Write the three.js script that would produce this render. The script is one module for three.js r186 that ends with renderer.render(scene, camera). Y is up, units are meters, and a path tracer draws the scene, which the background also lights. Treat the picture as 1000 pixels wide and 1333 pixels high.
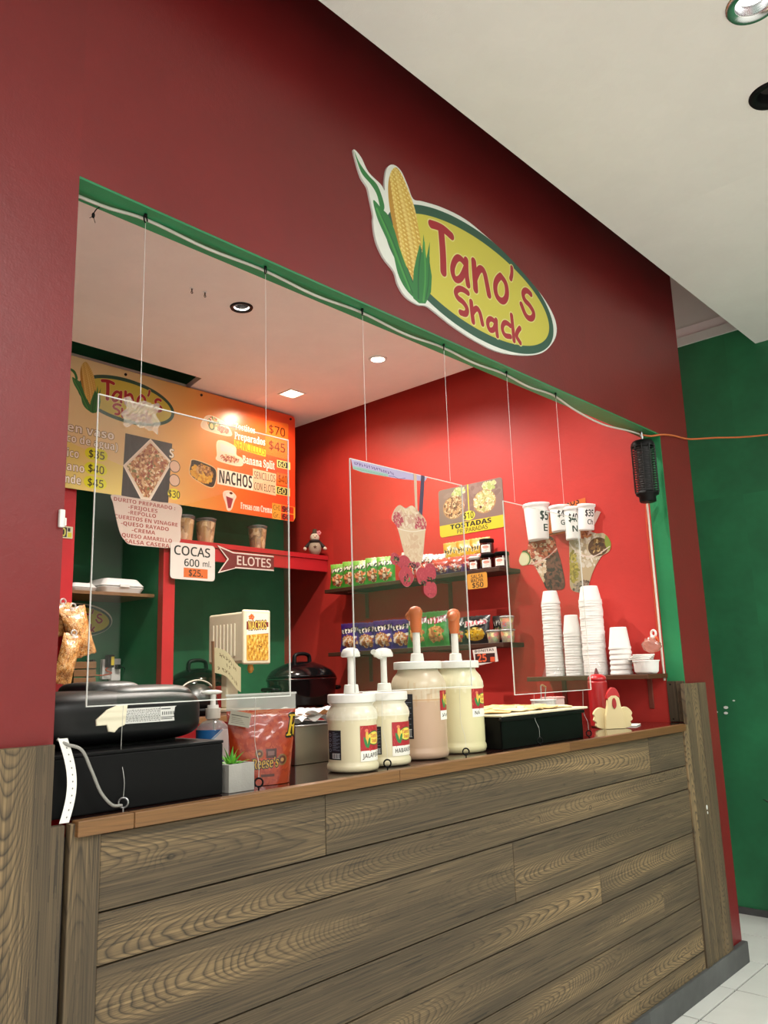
import * as THREE from 'three';
import { RoundedBoxGeometry } from 'three/addons/geometries/RoundedBoxGeometry.js';
import { mergeGeometries } from 'three/addons/utils/BufferGeometryUtils.js';
import { ImprovedNoise } from 'three/addons/math/ImprovedNoise.js';
import { RectAreaLightUniformsLib } from 'three/addons/lights/RectAreaLightUniformsLib.js';

// ---------------------------------------------------------------- camera, lights, exposure
const scene = new THREE.Scene();
const camera = new THREE.PerspectiveCamera(64.37, 1000 / 1333, 0.05, 60);
{
  const yaw = THREE.MathUtils.degToRad(47.6147), pitch = THREE.MathUtils.degToRad(11.2939), roll = THREE.MathUtils.degToRad(-1.8297);
  const f = new THREE.Vector3(Math.sin(yaw) * Math.cos(pitch), Math.sin(pitch), -Math.cos(yaw) * Math.cos(pitch));
  const r0 = new THREE.Vector3(Math.cos(yaw), 0, Math.sin(yaw)), u0 = new THREE.Vector3().crossVectors(r0, f);
  const u = r0.clone().multiplyScalar(-Math.sin(roll)).addScaledVector(u0, Math.cos(roll));
  camera.position.set(-0.6594, 1.165, 1.3696);
  camera.up.copy(u);
  camera.lookAt(camera.position.clone().add(f));
}
const renderer = new THREE.WebGLRenderer({ antialias: true });
renderer.toneMapping = THREE.LinearToneMapping;
renderer.toneMappingExposure = 1.06;
renderer.shadowMap.enabled = true;
RectAreaLightUniformsLib.init();
scene.background = new THREE.Color(0x0b0b0c);
// added ceiling panels lighting the hall, unseen behind camera (fittings are built further down)
const ADDED_HALL_PANELS = [[-2.8, 2.75, 2.0, 1.2, 0.6], [0.0, 2.75, 2.2, 1.2, 0.6], [2.5, 2.75, 2.0, 1.2, 0.6], [-2.8, 2.75, 4.4, 1.2, 0.6], [-0.6, 2.75, 4.4, 1.2, 0.6], [1.6, 2.75, 4.4, 1.2, 0.6]];
const ADDED_PANEL_POWER = 17.5;
const WARM = new THREE.Color(1, 0.80, 0.58), NEUTRAL = new THREE.Color(1, 0.93, 0.84), HALL = new THREE.Color(1, 0.975, 0.935);
const KIOSK_SPOT = 8.6, BLACK_SPOT = 12, SQUARE_SPOT = 2.2, FRONT_SPOT = 2.9, HALL_SPOT = 3;

// ---------------------------------------------------------------- helpers
const used = new Map();
function numbered(n) { const k = used.get(n) || 0; used.set(n, k + 1); return k ? `${n}_${String(k).padStart(3, '0')}` : n; }
function shade(o) { o.castShadow = true; o.receiveShadow = true; return o; }
function tag(o, label, category, group, kind) {
  if (label) o.userData.label = label; if (category) o.userData.category = category;
  if (group) o.userData.group = group; if (kind) o.userData.kind = kind; return o;
}
function grp(name, p = [0, 0, 0], ry = 0) { const o = new THREE.Group(); o.name = numbered(name); o.position.set(...p); o.rotation.y = ry; scene.add(o); return o; }
function mesh(name, g, m, parent = scene, label) {
  const o = shade(new THREE.Mesh(Array.isArray(g) ? mergeGeometries(g.map(x => x.index ? x.toNonIndexed() : x)) : g, m));
  o.name = parent === scene ? numbered(name) : name; parent.add(o); if (label) o.userData.label = label; return o;
}
function struct(name, g, m, parent) { const o = mesh(name, g, m, parent || scene); if (!parent) o.userData.kind = 'structure'; return o; }
function copy(o, p, ry, label, group) {
  const c = o.clone(); c.name = numbered(o.name.replace(/_\d\d\d$/, '')); scene.add(c); if (p) c.position.set(...p); if (ry !== undefined) c.rotation.y = ry;
  c.userData = { ...o.userData }; if (label) c.userData.label = label; if (group) c.userData.group = group; return c;
}
let seed = 7; const rnd = () => { seed = (seed * 1664525 + 1013904223) >>> 0; return seed / 4294967296; };
const rr = (a, b) => a + (b - a) * rnd();
const noise = new ImprovedNoise(); const N = (x, y, z = 0) => noise.noise(x, y, z);
function box(w, h, d, x = 0, y = 0, z = 0) { return new THREE.BoxGeometry(w, h, d).translate(x, y, z); }
function boxAB(x0, x1, y0, y1, z0, z1) { return box(x1 - x0, y1 - y0, z1 - z0, (x0 + x1) / 2, (y0 + y1) / 2, (z0 + z1) / 2); }
function rbox(w, h, d, r, x = 0, y = 0, z = 0, s = 2) { return new RoundedBoxGeometry(w, h, d, s, r).translate(x, y, z); }
function cyl(r0, r1, h, x = 0, y = 0, z = 0, n = 28) { return new THREE.CylinderGeometry(r1, r0, h, n).translate(x, y + h / 2, z); }
function lathe(pts, n = 40) { return new THREE.LatheGeometry(pts.map(p => new THREE.Vector2(p[0], p[1])), n); }
function tube(pts, r, seg = 40, n = 7) { return new THREE.TubeGeometry(new THREE.CatmullRomCurve3(pts.map(p => new THREE.Vector3(...p))), seg, r, n, false); }
function rod(a, b, r, n = 7) {
  const A = new THREE.Vector3(...a), B = new THREE.Vector3(...b), d = B.clone().sub(A);
  const g = new THREE.CylinderGeometry(r, r, d.length(), n); g.applyQuaternion(new THREE.Quaternion().setFromUnitVectors(new THREE.Vector3(0, 1, 0), d.clone().normalize()));
  return g.translate((A.x + B.x) / 2, (A.y + B.y) / 2, (A.z + B.z) / 2);
}
function shapeOf(pts) { const s = new THREE.Shape(); pts.forEach((p, i) => i ? s.lineTo(p[0], p[1]) : s.moveTo(p[0], p[1])); return s; }
function smooth(pts, n = 90) { return new THREE.CatmullRomCurve3(pts.map(p => new THREE.Vector3(p[0], p[1], 0)), true, 'catmullrom', 0.5).getPoints(n).map(p => [p.x, p.y]); }
function roundRect(x0, y0, x1, y1, r) {
  const s = new THREE.Shape(); s.moveTo(x0 + r, y0); s.lineTo(x1 - r, y0); s.quadraticCurveTo(x1, y0, x1, y0 + r); s.lineTo(x1, y1 - r); s.quadraticCurveTo(x1, y1, x1 - r, y1);
  s.lineTo(x0 + r, y1); s.quadraticCurveTo(x0, y1, x0, y1 - r); s.lineTo(x0, y0 + r); s.quadraticCurveTo(x0, y0, x0 + r, y0); return s;
}
// flat printed piece: outline in its own plane, real (thin) thickness, uv over the given rectangle
function sheet(shape, bb, t = 0.0012, bevel = 0) {
  const s = Array.isArray(shape) ? shapeOf(shape) : shape;
  const g = new THREE.ExtrudeGeometry(s, { depth: t, bevelEnabled: bevel > 0, bevelSize: bevel, bevelThickness: bevel, bevelSegments: 2, curveSegments: 16 });
  const p = g.attributes.position, uv = g.attributes.uv;
  for (let i = 0; i < p.count; i++) uv.setXY(i, (p.getX(i) - bb[0]) / (bb[2] - bb[0]), (p.getY(i) - bb[1]) / (bb[3] - bb[1]));
  return g;
}
function uvMetres(g, s = 1) { // planar uv in metres by dominant normal
  const p = g.attributes.position, n = g.attributes.normal, uv = g.attributes.uv;
  for (let i = 0; i < p.count; i++) {
    const a = Math.abs(n.getX(i)), b = Math.abs(n.getY(i)), c = Math.abs(n.getZ(i));
    if (b >= a && b >= c) uv.setXY(i, p.getX(i) * s, p.getZ(i) * s); else if (a >= c) uv.setXY(i, p.getZ(i) * s, p.getY(i) * s); else uv.setXY(i, p.getX(i) * s, p.getY(i) * s);
  } return g;
}
const std = (c, rough = 0.6, o = {}) => new THREE.MeshStandardMaterial({ color: c, roughness: rough, metalness: 0, ...o });
const phy = (c, rough = 0.5, o = {}) => new THREE.MeshPhysicalMaterial({ color: c, roughness: rough, ...o });
function canvasTex(w, h, draw) {
  const c = document.createElement('canvas'); c.width = w; c.height = h; const x = c.getContext('2d'); x.lineCap = 'round'; x.lineJoin = 'round'; draw(x, w, h);
  const t = new THREE.CanvasTexture(c); t.colorSpace = THREE.SRGBColorSpace; t.anisotropy = 8; return t;
}
function dataTex(w, h, fn, srgb) {
  const a = new Uint8Array(w * h * 4), o = [0, 0, 0];
  for (let j = 0; j < h; j++) for (let i = 0; i < w; i++) { fn(i / w, j / h, o); const k = (j * w + i) * 4; a[k] = o[0]; a[k + 1] = o[1]; a[k + 2] = o[2]; a[k + 3] = 255; }
  const t = new THREE.DataTexture(a, w, h, THREE.RGBAFormat); t.magFilter = THREE.LinearFilter; t.minFilter = THREE.LinearMipmapLinearFilter; t.generateMipmaps = true;
  t.wrapS = t.wrapT = THREE.RepeatWrapping; if (srgb) t.colorSpace = THREE.SRGBColorSpace; t.needsUpdate = true; return t;
}
const cl = (v, a = 0, b = 1) => Math.min(b, Math.max(a, v)), ss = (a, b, v) => { const t = cl((v - a) / (b - a)); return t * t * (3 - 2 * t); };
function poly(x, pts, fill, stroke, lw) { x.beginPath(); pts.forEach((p, i) => i ? x.lineTo(p[0], p[1]) : x.moveTo(p[0], p[1])); x.closePath(); if (fill) { x.fillStyle = fill; x.fill(); } if (stroke) { x.strokeStyle = stroke; x.lineWidth = lw; x.stroke(); } }
function line(x, pts, c, lw) { // smooth stroke through points
  x.strokeStyle = c; x.lineWidth = lw; x.beginPath(); x.moveTo(pts[0][0], pts[0][1]);
  for (let i = 1; i < pts.length - 1; i++) { const mx = (pts[i][0] + pts[i + 1][0]) / 2, my = (pts[i][1] + pts[i + 1][1]) / 2; x.quadraticCurveTo(pts[i][0], pts[i][1], mx, my); }
  const e = pts[pts.length - 1]; x.lineTo(e[0], e[1]); x.stroke();
}
function ell(x, cx, cy, a, b, fill, rot = 0) { x.beginPath(); x.ellipse(cx, cy, Math.max(a, 0.1), Math.max(b, 0.1), rot, 0, 6.2832); x.fillStyle = fill; x.fill(); }
// text fitted to a box: left x, baseline y, wanted width and letter height
function text(x, s, px, py, w, h, color, o = {}) {
  x.save(); x.translate(px, py); if (o.rot) x.rotate(o.rot); x.font = `${o.weight || 'bold'} 100px ${o.font || 'sans-serif'}`; x.textAlign = 'left'; x.textBaseline = 'alphabetic';
  const mw = x.measureText(s).width || 1; x.scale(w / mw, h / 72);
  if (o.stroke) { x.strokeStyle = o.stroke; x.lineWidth = o.lw || 14; x.strokeText(s, 0, 0); }
  x.fillStyle = color; x.fillText(s, 0, 0); if (o.bold) { x.strokeStyle = color; x.lineWidth = o.bold; x.strokeText(s, 0, 0); } x.restore();
}
// letter-like strokes for lettering that the photograph shows but does not let one read
function scribble(x, px, py, w, h, n, color, lw, slope = 0) {
  for (let i = 0; i < n; i++) { const a = px + (i + 0.1) * w / n, c = w / n * 0.8, y = py + slope * (a - px), q = () => [a + rr(0, c), y - rr(0, h)];
    line(x, [[a + c * rr(0, 0.3), y - h * rr(0.7, 1)], q(), [a + c * rr(0.2, 1), y - h * rr(0, 0.25)]], color, lw); line(x, [q(), [a + c * rr(0.4, 1), y - h * rr(0.3, 0.9)], q()], color, lw); }
}
function blobs(x, n, cx, cy, a, b, cols, r0, r1) { for (let i = 0; i < n; i++) { const t = rnd() * 6.283, q = Math.sqrt(rnd()); ell(x, cx + Math.cos(t) * q * a, cy + Math.sin(t) * q * b, rr(r0, r1), rr(r0, r1) * 0.7, cols[Math.floor(rnd() * cols.length)], rnd() * 3); } }
// ---------------------------------------------------------------- surface materials
const fineBump = dataTex(256, 256, (u, v, o) => { const n = 128 + 60 * (N(u * 16, v * 16, 3) * 0.6 + N(u * 64, v * 64, 9) * 0.5) + (rnd() - 0.5) * 30; o[0] = o[1] = o[2] = cl(n, 0, 255); });
function paint(r, g, b, seedZ, rough, blot = 0.05) {
  const map = dataTex(512, 512, (u, v, o) => {
    const n = 1 + blot * (N(u * 5, v * 5, seedZ) + 0.6 * N(u * 17, v * 17, seedZ + 4) + 0.3 * N(u * 60, v * 60, seedZ + 8));
    o[0] = cl(r * n, 0, 255); o[1] = cl(g * n, 0, 255); o[2] = cl(b * n, 0, 255);
  }, true); map.repeat.set(0.5, 0.5);
  const bm = fineBump.clone(); bm.repeat.set(4, 4); bm.needsUpdate = true;
  return new THREE.MeshStandardMaterial({ map, roughness: rough, bumpMap: bm, bumpScale: 0.0008 });
}
const M = {
  red: paint(117, 28, 30, 1.3, 0.38), redIn: paint(186, 50, 44, 3.3, 0.5), green: paint(38, 112, 72, 2.7, 0.5, 0.14), greenTrim: paint(40, 132, 84, 6.1, 0.4, 0.08),
  ceil: paint(240, 238, 234, 4.4, 0.9, 0.015), inCeil: paint(242, 234, 226, 5.4, 0.9, 0.02), wallGrey: paint(214, 218, 210, 7.7, 0.9, 0.02), hallWall: paint(222, 218, 210, 8.2, 0.85, 0.03),
  tile: paint(226, 227, 222, 9.1, 0.28, 0.025), grout: std(0x24211e, 0.95), baseGrey: paint(80, 81, 81, 3.9, 0.6, 0.2), darkFloor: paint(120, 112, 104, 1.9, 0.6, 0.08),
  black: phy(0x0e0e0f, 0.45, { specularIntensity: 0.4 }), blackGloss: phy(0x0a0a0b, 0.14, { clearcoat: 0.35, specularIntensity: 0.5 }), blackMat: phy(0x0c0c0d, 0.6, { specularIntensity: 0.3 }), white: std(0xe6e6e2, 0.45), foam: phy(0xeae9e6, 0.6),
  steel: std(0xb9bbbd, 0.3, { metalness: 1 }), wire: std(0xd8d8d4, 0.3, { metalness: 0.6 }), dark: std(0x241c19, 0.7), paper: std(0xece9e2, 0.8), cream: std(0xe9e2c8, 0.5),
  glassPane: phy(0xffffff, 0.02, { transmission: 1, thickness: 0, ior: 1.5 }), clear: phy(0xffffff, 0.08, { transmission: 0.95, thickness: 0, ior: 1.45 }),
  film: phy(0xffffff, 0.12, { transmission: 0.97, thickness: 0, ior: 1.3 }),
  acrylicEdge: phy(0xf2f4f0, 0.35, { transmission: 0.35, thickness: 0 }), chrome: std(0xcfd1d3, 0.2, { metalness: 1 }), redPlastic: phy(0xb0161c, 0.3, { clearcoat: 0.4 }),
  orangePlastic: phy(0xc4602c, 0.42), whitePlastic: phy(0xe4e3dc, 0.35, { clearcoat: 0.2 }), redWood: paint(176, 30, 38, 11.3, 0.42, 0.06), greyPot: paint(158, 156, 150, 12.1, 0.8, 0.08),
};
// weathered barn wood: strips of 0.16 m by 2.6 m, each with its own cathedral grain and knots
function barnWood(z, vertical) {
  const strips = []; for (let k = 0; k < 5; k++) { const kn = []; const c = 2 + Math.floor(rnd() * 3); for (let i = 0; i < c; i++) kn.push([rr(0.1, 2.5), rr(-0.045, 0.045), rr(0.012, 0.024)]); strips.push({ kn, a: rr(9, 24) * (rnd() < 0.5 ? -1 : 1), b: rr(900, 2000), s: rr(0, 50), m: rr(0.6, 1) }); }
  const W = 2048, H = 1024, bump = new Uint8Array(W * H * 4);
  const map = dataTex(W, H, (u, v, o) => {
    const k = Math.min(4, Math.floor(v * 5)), S = strips[k], U = u * 2.6, V = (v * 5 - k - 0.5) * 0.16;
    const vc = 0.06 * N(U * 0.9, S.s, z), d = V - vc + 0.012 * N(U * 4, V * 10, S.s + 2) + 0.004 * N(U * 15, V * 40, S.s + 3);
    const Uw = U + 0.10 * N(U * 2.3, S.s, 8) + 0.03 * N(U * 9, S.s, 6); let p = 1.9 * Uw * S.a + 1.9 * S.b * d * d + 0.9 * N(U * 3.5, V * 14, S.s) + 0.35 * N(U * 14, V * 70, S.s + 5), knot = 0;
    for (const q of S.kn) { const dx = (U - q[0]) * 0.75, dy = (V - q[1]) * 1.6, r2 = (dx * dx + dy * dy) / (q[2] * q[2]); p += 3.2 * Math.exp(-r2 * 0.6); knot = Math.max(knot, Math.exp(-r2 * 5)); }
    const t = p - Math.floor(p), ridge = ss(0.02, 0.22, t) * (1 - ss(0.55, 0.98, t)), dl = 1 - ss(0, 0.11, Math.min(t, 1 - t));
    const m = cl(S.m * (0.42 + 1.3 * N(U * 1.3, V * 9, S.s + 9)) * (1 - ss(0.02, 0.06, Math.abs(d))) + 0.05 + 0.5 * knot);
    const st = N(U * 4, V * 420, z + 2), st2 = N(U * 9, V * 900, z + 7), big = N(U * 1.3, V * 9, z + 3);
    let r = 78, g = 66, b = 49; const w = cl(m * (0.35 + 0.65 * ridge) * 0.85 + 0.12 * st + 0.08 * big + 0.03);
    r += (146 - r) * w; g += (122 - g) * w; b += (86 - b) * w;
    let f = 1 + 0.20 * st + 0.17 * st2 + 0.10 * big - 0.36 * dl * (0.06 + m) - 0.35 * knot;
    if (N(U * 7, V * 260, z + 11) > 0.46) f *= 0.74; if (N(U * 11, V * 190, z + 15) > 0.56) f *= 1.16;
    o[0] = cl(r * f, 0, 255); o[1] = cl(g * f, 0, 255); o[2] = cl(b * f, 0, 255);
    const q = (Math.round(v * H) * W + Math.round(u * W)) * 4, h = cl(128 + 70 * (w - 0.3) + 40 * st - 90 * dl * m, 0, 255); bump[q] = bump[q + 1] = bump[q + 2] = h; bump[q + 3] = 255;
  }, true);
  const bt = new THREE.DataTexture(bump, W, H, THREE.RGBAFormat); bt.magFilter = THREE.LinearFilter; bt.minFilter = THREE.LinearMipmapLinearFilter; bt.generateMipmaps = true; bt.wrapS = bt.wrapT = THREE.RepeatWrapping; bt.needsUpdate = true;
  return new THREE.MeshStandardMaterial({ map, bumpMap: bt, bumpScale: 0.0015, roughness: 0.72 });
}
const barnA = barnWood(1.7), barnB = barnWood(5.3);
const plainWood = (() => {
  const map = dataTex(1024, 256, (u, v, o) => {
    const s = N(u * 5, v * 60, 2) * 0.5 + N(u * 14, v * 200, 4) * 0.35, p = u * 9 + 30 * (v - 0.5) * (v - 0.5) + N(u * 6, v * 5, 6), l = Math.abs(p - Math.floor(p) - 0.5) * 2, f = 1 + 0.22 * s - 0.14 * ss(0.8, 1, l);
    o[0] = cl(122 * f, 0, 255); o[1] = cl(86 * f, 0, 255); o[2] = cl(50 * f, 0, 255);
  }, true); map.repeat.set(1, 4); return new THREE.MeshStandardMaterial({ map, roughness: 0.5 });
})();
// board geometry with bevelled edges; grain runs along its long side, strip k of the wood texture
function board(x0, x1, y0, y1, z0, z1, k, off, grainY) {
  const w = x1 - x0, h = y1 - y0, d = z1 - z0, g = new RoundedBoxGeometry(w, h, d, 1, Math.min(0.002, d * 0.4)), p = g.attributes.position, uv = g.attributes.uv;
  for (let i = 0; i < p.count; i++) {
    const a = grainY ? p.getY(i) + h / 2 : p.getX(i) + w / 2, b = grainY ? p.getX(i) + (d - p.getZ(i)) * 0.3 : p.getY(i) + (d - p.getZ(i)) * 0.3;
    uv.setXY(i, (a + off) / 2.6, (k + 0.5 + cl(b / 0.16, -0.49, 0.49)) / 5);
  }
  return g.translate((x0 + x1) / 2, (y0 + y1) / 2, (z0 + z1) / 2);
}

// ---------------------------------------------------------------- the setting
const OX = 2.587, OT = 2.123, SILL = 0.90, WT = 0.073, IC = 2.655, HC = 2.762, WX = 2.887, GX = 3.53;
{
  const s = shapeOf([[-4.6, 0], [WX, 0], [WX, 3.35], [-4.6, 3.35]]);
  const h = new THREE.Path(); h.moveTo(0, SILL); h.lineTo(0, OT + 0.005); h.lineTo(OX + 0.005, OT + 0.005); h.lineTo(OX + 0.005, SILL); h.closePath(); s.holes.push(h);
  const g = uvMetres(new THREE.ExtrudeGeometry(s, { depth: WT, bevelEnabled: false }).translate(0, 0, -WT)); struct('wall_front', g, M.red);
}
struct('trim_1', uvMetres(boxAB(0, OX, OT, OT + 0.0049, -WT, -0.0005)), M.greenTrim);
struct('trim_2', uvMetres(boxAB(OX, OX + 0.0049, 0.945, OT, -WT, -0.0005)), M.greenTrim);
// kiosk shell
struct('wall_right', uvMetres(boxAB(OX, WX - 0.001, 0, 3.3, -2.62, -WT - 0.0005)), M.redIn);
struct('wall_left', uvMetres(boxAB(-1.1, -1.0, 0, 3.3, -2.44, -WT - 0.0005)), M.redIn);
struct('wall_back', uvMetres(boxAB(-1.1, OX - 0.0005, 0, 3.3, -2.62, -2.4405)), M.green);
{ // kiosk ceiling: stops short of the right wall, with an open slot above the menu board
  const s = shapeOf([[-0.99, WT + 0.001], [2.497, WT + 0.001], [2.497, 2.43], [-0.99, 2.43]]);
  const h = new THREE.Path(); h.moveTo(0.3, 1.905); h.lineTo(1.60, 1.905); h.lineTo(1.64, 2.1); h.lineTo(0.3, 2.1); h.closePath(); s.holes.push(h);
  const rec = (cx, cz, r, sq) => { const p = new THREE.Path(); if (sq) { p.moveTo(cx - r, cz - r); p.lineTo(cx - r, cz + r); p.lineTo(cx + r, cz + r); p.lineTo(cx + r, cz - r); p.closePath(); } else p.absarc(cx, cz, r, 0, Math.PI * 2, true); s.holes.push(p); };
  for (const [a, b] of [[1.25, 1.125], [2.065, 1.125], [2.065, 0.38], [1.0, 0.38]]) rec(a, b, 0.030); rec(2.08, 1.77, 0.046, true);
  struct('ceiling_1', uvMetres(new THREE.ExtrudeGeometry(s, { depth: 0.03, bevelEnabled: false, curveSegments: 20 }).rotateX(-Math.PI / 2).translate(0, IC, 0)), M.inCeil);
}
struct('floor_1', uvMetres(boxAB(-1, OX, -0.06, -0.001, -2.44, -WT)), M.tile);
// hall: hanging ceiling that ends 15 cm in front of the kiosk wall, higher ceiling behind it
{
  const s = shapeOf([[-4.6, -6], [GX + 0.4, -6], [GX + 0.4, -0.15], [-4.6, -0.15]]);
  for (const [cx, cz] of [[1.262, 0.905], [1.64, 0.83]]) { const p = new THREE.Path(); p.absarc(cx, -cz, 0.042, 0, Math.PI * 2, true); s.holes.push(p); }
  const g = new THREE.ExtrudeGeometry(s, { depth: 0.06, bevelEnabled: false, curveSegments: 28 }).rotateX(-Math.PI / 2).translate(0, HC, 0);
  struct('ceiling_2', uvMetres(g), M.ceil);
}
struct('ceiling_3', uvMetres(boxAB(-4.7, GX + 0.5, 3.35, 3.45, -2.7, 6.1)), M.wallGrey);
struct('wall_hall_right', uvMetres(boxAB(GX, GX + 0.1, 0, 2.861, -2.7, 6)), M.green);
struct('wall_hall_right_upper', uvMetres(boxAB(GX + 0.012, GX + 0.1, 2.966, 3.35, -2.7, 6)), M.wallGrey);
{ const t = grp('trim_3'); t.userData.kind = 'structure'; mesh('moulding', uvMetres(boxAB(GX - 0.012, GX + 0.1, 2.8612, 2.910, -2.69, 5.99)), M.wallGrey, t); mesh('moulding', uvMetres(boxAB(GX + 0.004, GX + 0.1, 2.9102, 2.9658, -2.69, 5.99)), M.ceil, t); }
struct('wall_hall_left', uvMetres(boxAB(-4.7, -4.6, 0, 3.35, -0.1, 6)), M.hallWall);
struct('wall_hall_front', uvMetres(boxAB(-4.7, GX + 0.1, 0, 3.35, 6, 6.1)), M.hallWall);
struct('wall_passage_end', uvMetres(boxAB(WX, GX, 0, 3.35, -2.7, -2.62)), M.hallWall);
// tiled floor: single tiles where the frame sees them, the rest of the hall joined
{
  const fl = grp('floor'); fl.userData.kind = 'structure'; mesh('floor_slab', boxAB(-4.6, GX, -0.08, -0.006, -2.6, 6), M.grout, fl);
  const gt = []; for (let v = 0; v < 3; v++) { const g = new RoundedBoxGeometry(0.3228, 0.008, 0.3228, 1, 0.0012); const uv = g.attributes.uv, p = g.attributes.position; for (let i = 0; i < p.count; i++) uv.setXY(i, p.getX(i) + v * 0.37, p.getZ(i) + v * 0.61); gt.push(g); }
  const rest = [];
  for (let i = -19; i <= 0; i++) for (let j = -8; j < 18; j++) {
    const cx = 3.23 + 0.33 * i + 0.165, cz = 0.0806 + 0.33 * j + 0.165;
    if (cx > GX - 0.1 && 0) continue;
    if (cz < 0.1 && cx < WX - 0.1 && j < -1) continue;
    const y = -0.004 + (rnd() - 0.5) * 0.0006;
    if (i >= -6 && j >= -3 && j <= 5) { const t = mesh('tile', gt[(i * 7 + j * 3 + 90) % 3], M.tile, fl); t.position.set(cx, y, cz); } else rest.push(gt[0].clone().translate(cx, y, cz));
  }
  const r = mesh('tile_field', rest, M.tile, fl); r.userData.kind = 'stuff';
}
// barn-wood cladding under the counter: single planks, battens and side boards
{
  const w = grp('wall_counter_front'); w.userData.kind = 'structure';
  const Y = [0.915, 0.788, 0.704, 0.547, 0.447, 0.314, 0.222, 0.138, 0.05], J = [[0.609, 2.192], [], [1.307], [1.772], [], [0.55], [], [1.967]];
  for (let r = 0; r < 8; r++) {
    const xs = [0.084, ...J[r], 2.492];
    for (let i = 0; i + 1 < xs.length; i++) mesh('plank', board(xs[i] + 0.0012, xs[i + 1] - 0.0012, Y[r + 1] + 0.0015, Y[r] - 0.0015, 0.001, 0.013 + (rnd() - 0.5) * 0.0016, (r * 2 + i * 3) % 5, rr(0, 0.6), false), (r + i) % 2 ? barnA : barnB, w);
  }
  mesh('backing', boxAB(0.0, 2.5, 0.04, 0.916, -0.0005, 0.0012), M.dark, w);
  mesh('batten', board(0.027, 0.083, 0.04, 0.938, 0.001, 0.019, 1, 0.3, true), barnA, w);
  mesh('batten', board(2.4925, 2.536, 0.05, 0.938, 0.001, 0.019, 3, 0.9, true), barnA, w);
}
{
  const t = grp('trim_4'); t.userData.kind = 'structure';
  { const g = new THREE.ExtrudeGeometry(shapeOf([[-0.144, 0.633], [0.016, 0.633], [0.016, 0.937], [-0.007, 0.937], [-0.007, 1.067], [-0.144, 1.067]]), { depth: 0.017, bevelEnabled: true, bevelSize: 0.001, bevelThickness: 0.001, bevelSegments: 1 }).translate(0, 0, 0.002), p = g.attributes.position, uv = g.attributes.uv;
    for (let i = 0; i < p.count; i++) uv.setXY(i, (p.getY(i) - 0.5) / 2.6, (2.5 + cl((p.getX(i) + 0.064 + (0.019 - p.getZ(i)) * 0.3) / 0.17, -0.49, 0.49)) / 5); mesh('board', g, barnA, t); }
  mesh('board', board(-0.145, 0.017, 0.05, 0.6305, 0.001, 0.02, 4, 1.2, true), barnB, t); mesh('board', board(-0.31, -0.147, 0.05, 1.068, 0.001, 0.02, 0, 0.7, true), barnB, t);
}
{
  const t = grp('trim_5'); t.userData.kind = 'structure';
  mesh('board', board(2.5372, 2.605, 0.05, 1.093, 0.001, 0.017, 0, 0.2, true), barnB, t); mesh('board', board(2.6062, 2.675, 0.05, 1.093, 0.001, 0.016, 1, 1.3, true), barnB, t); mesh('board', board(2.6762, 2.755, 0.05, 1.093, 0.001, 0.017, 2, 0.5, true), barnA, t);
  const j = grp('trim_6'); j.userData.kind = 'structure';
  for (const [z0, z1, k] of [[-0.034, 0, 1], [-0.072, -0.0355, 3]]) { mesh('board', board(z0, z1, 0.944, 1.103, 0, 0.009, k, 0.4, true).rotateY(-Math.PI / 2).translate(OX - 0.0002, 0, 0), barnB, j); }
  const nails = []; for (const [z, y] of [[-0.012, 0.955], [-0.012, 1.09], [-0.056, 0.955], [-0.056, 1.09]]) nails.push(new THREE.CylinderGeometry(0.0035, 0.0035, 0.003, 10).rotateZ(Math.PI / 2).translate(OX - 0.0098, y, z));
  for (const n of nails) mesh('nail', n, M.black, j);
}
struct('baseboard_front', uvMetres(new RoundedBoxGeometry(4.6 + WX, 0.078, 0.024, 1, 0.004).translate((WX - 4.6) / 2, 0.039, 0.0125)), M.baseGrey);
struct('baseboard_hall_right', uvMetres(boxAB(GX - 0.01, GX - 0.0005, 0, 0.03, -2.6, 6)), M.baseGrey);
// ---------------------------------------------------------------- lamps
function spot(pos, color, cd, angle, pen, target, size) {
  const l = new THREE.SpotLight(color, cd, 0, angle, pen, 2); l.position.set(...pos); l.target.position.set(...(target || [pos[0], 0, pos[2]])); l.castShadow = true; l.shadow.radius = size || 1; scene.add(l, l.target); return l;
}
function downlight(x, y, z, R, ringMat, glow, lit, label) {
  const t = grp('ceiling_light', [x, y, z]); tag(t, label, 'ceiling light');
  mesh('ring', lathe([[R * 0.66, 0.004], [R * 0.7, -0.004], [R * 0.98, -0.007], [R * 1.04, -0.001], [R * 1.04, 0.0], [R * 0.66, 0.006]]), ringMat, t);
  mesh('reflector', lathe([[R * 0.68, 0.0], [R * 0.6, 0.02], [R * 0.5, 0.028]]), ringMat, t);
  const b = shade(new THREE.Mesh(cyl(R * 0.5, R * 0.5, 0.006, 0, 0.024, 0), lit ? new THREE.MeshStandardMaterial({ color: 0xffffff, emissive: glow, emissiveIntensity: lit, roughness: 0.5 }) : M.dark)); b.name = 'bulb'; b.castShadow = false; t.add(b); return t;
}
downlight(1.25, IC, -1.125, 0.045, M.black, NEUTRAL, 2.5, 'black-ringed round downlight in the kiosk ceiling');
spot([1.25, IC + 0.018, -1.125], NEUTRAL, BLACK_SPOT, 1.15, 0.6);
downlight(2.065, IC, -1.125, 0.043, M.whitePlastic, NEUTRAL, 9, 'bright white round downlight in the kiosk ceiling near the red wall');
spot([2.065, IC + 0.018, -1.125], NEUTRAL, KIOSK_SPOT, 1.32, 0.5);
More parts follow.
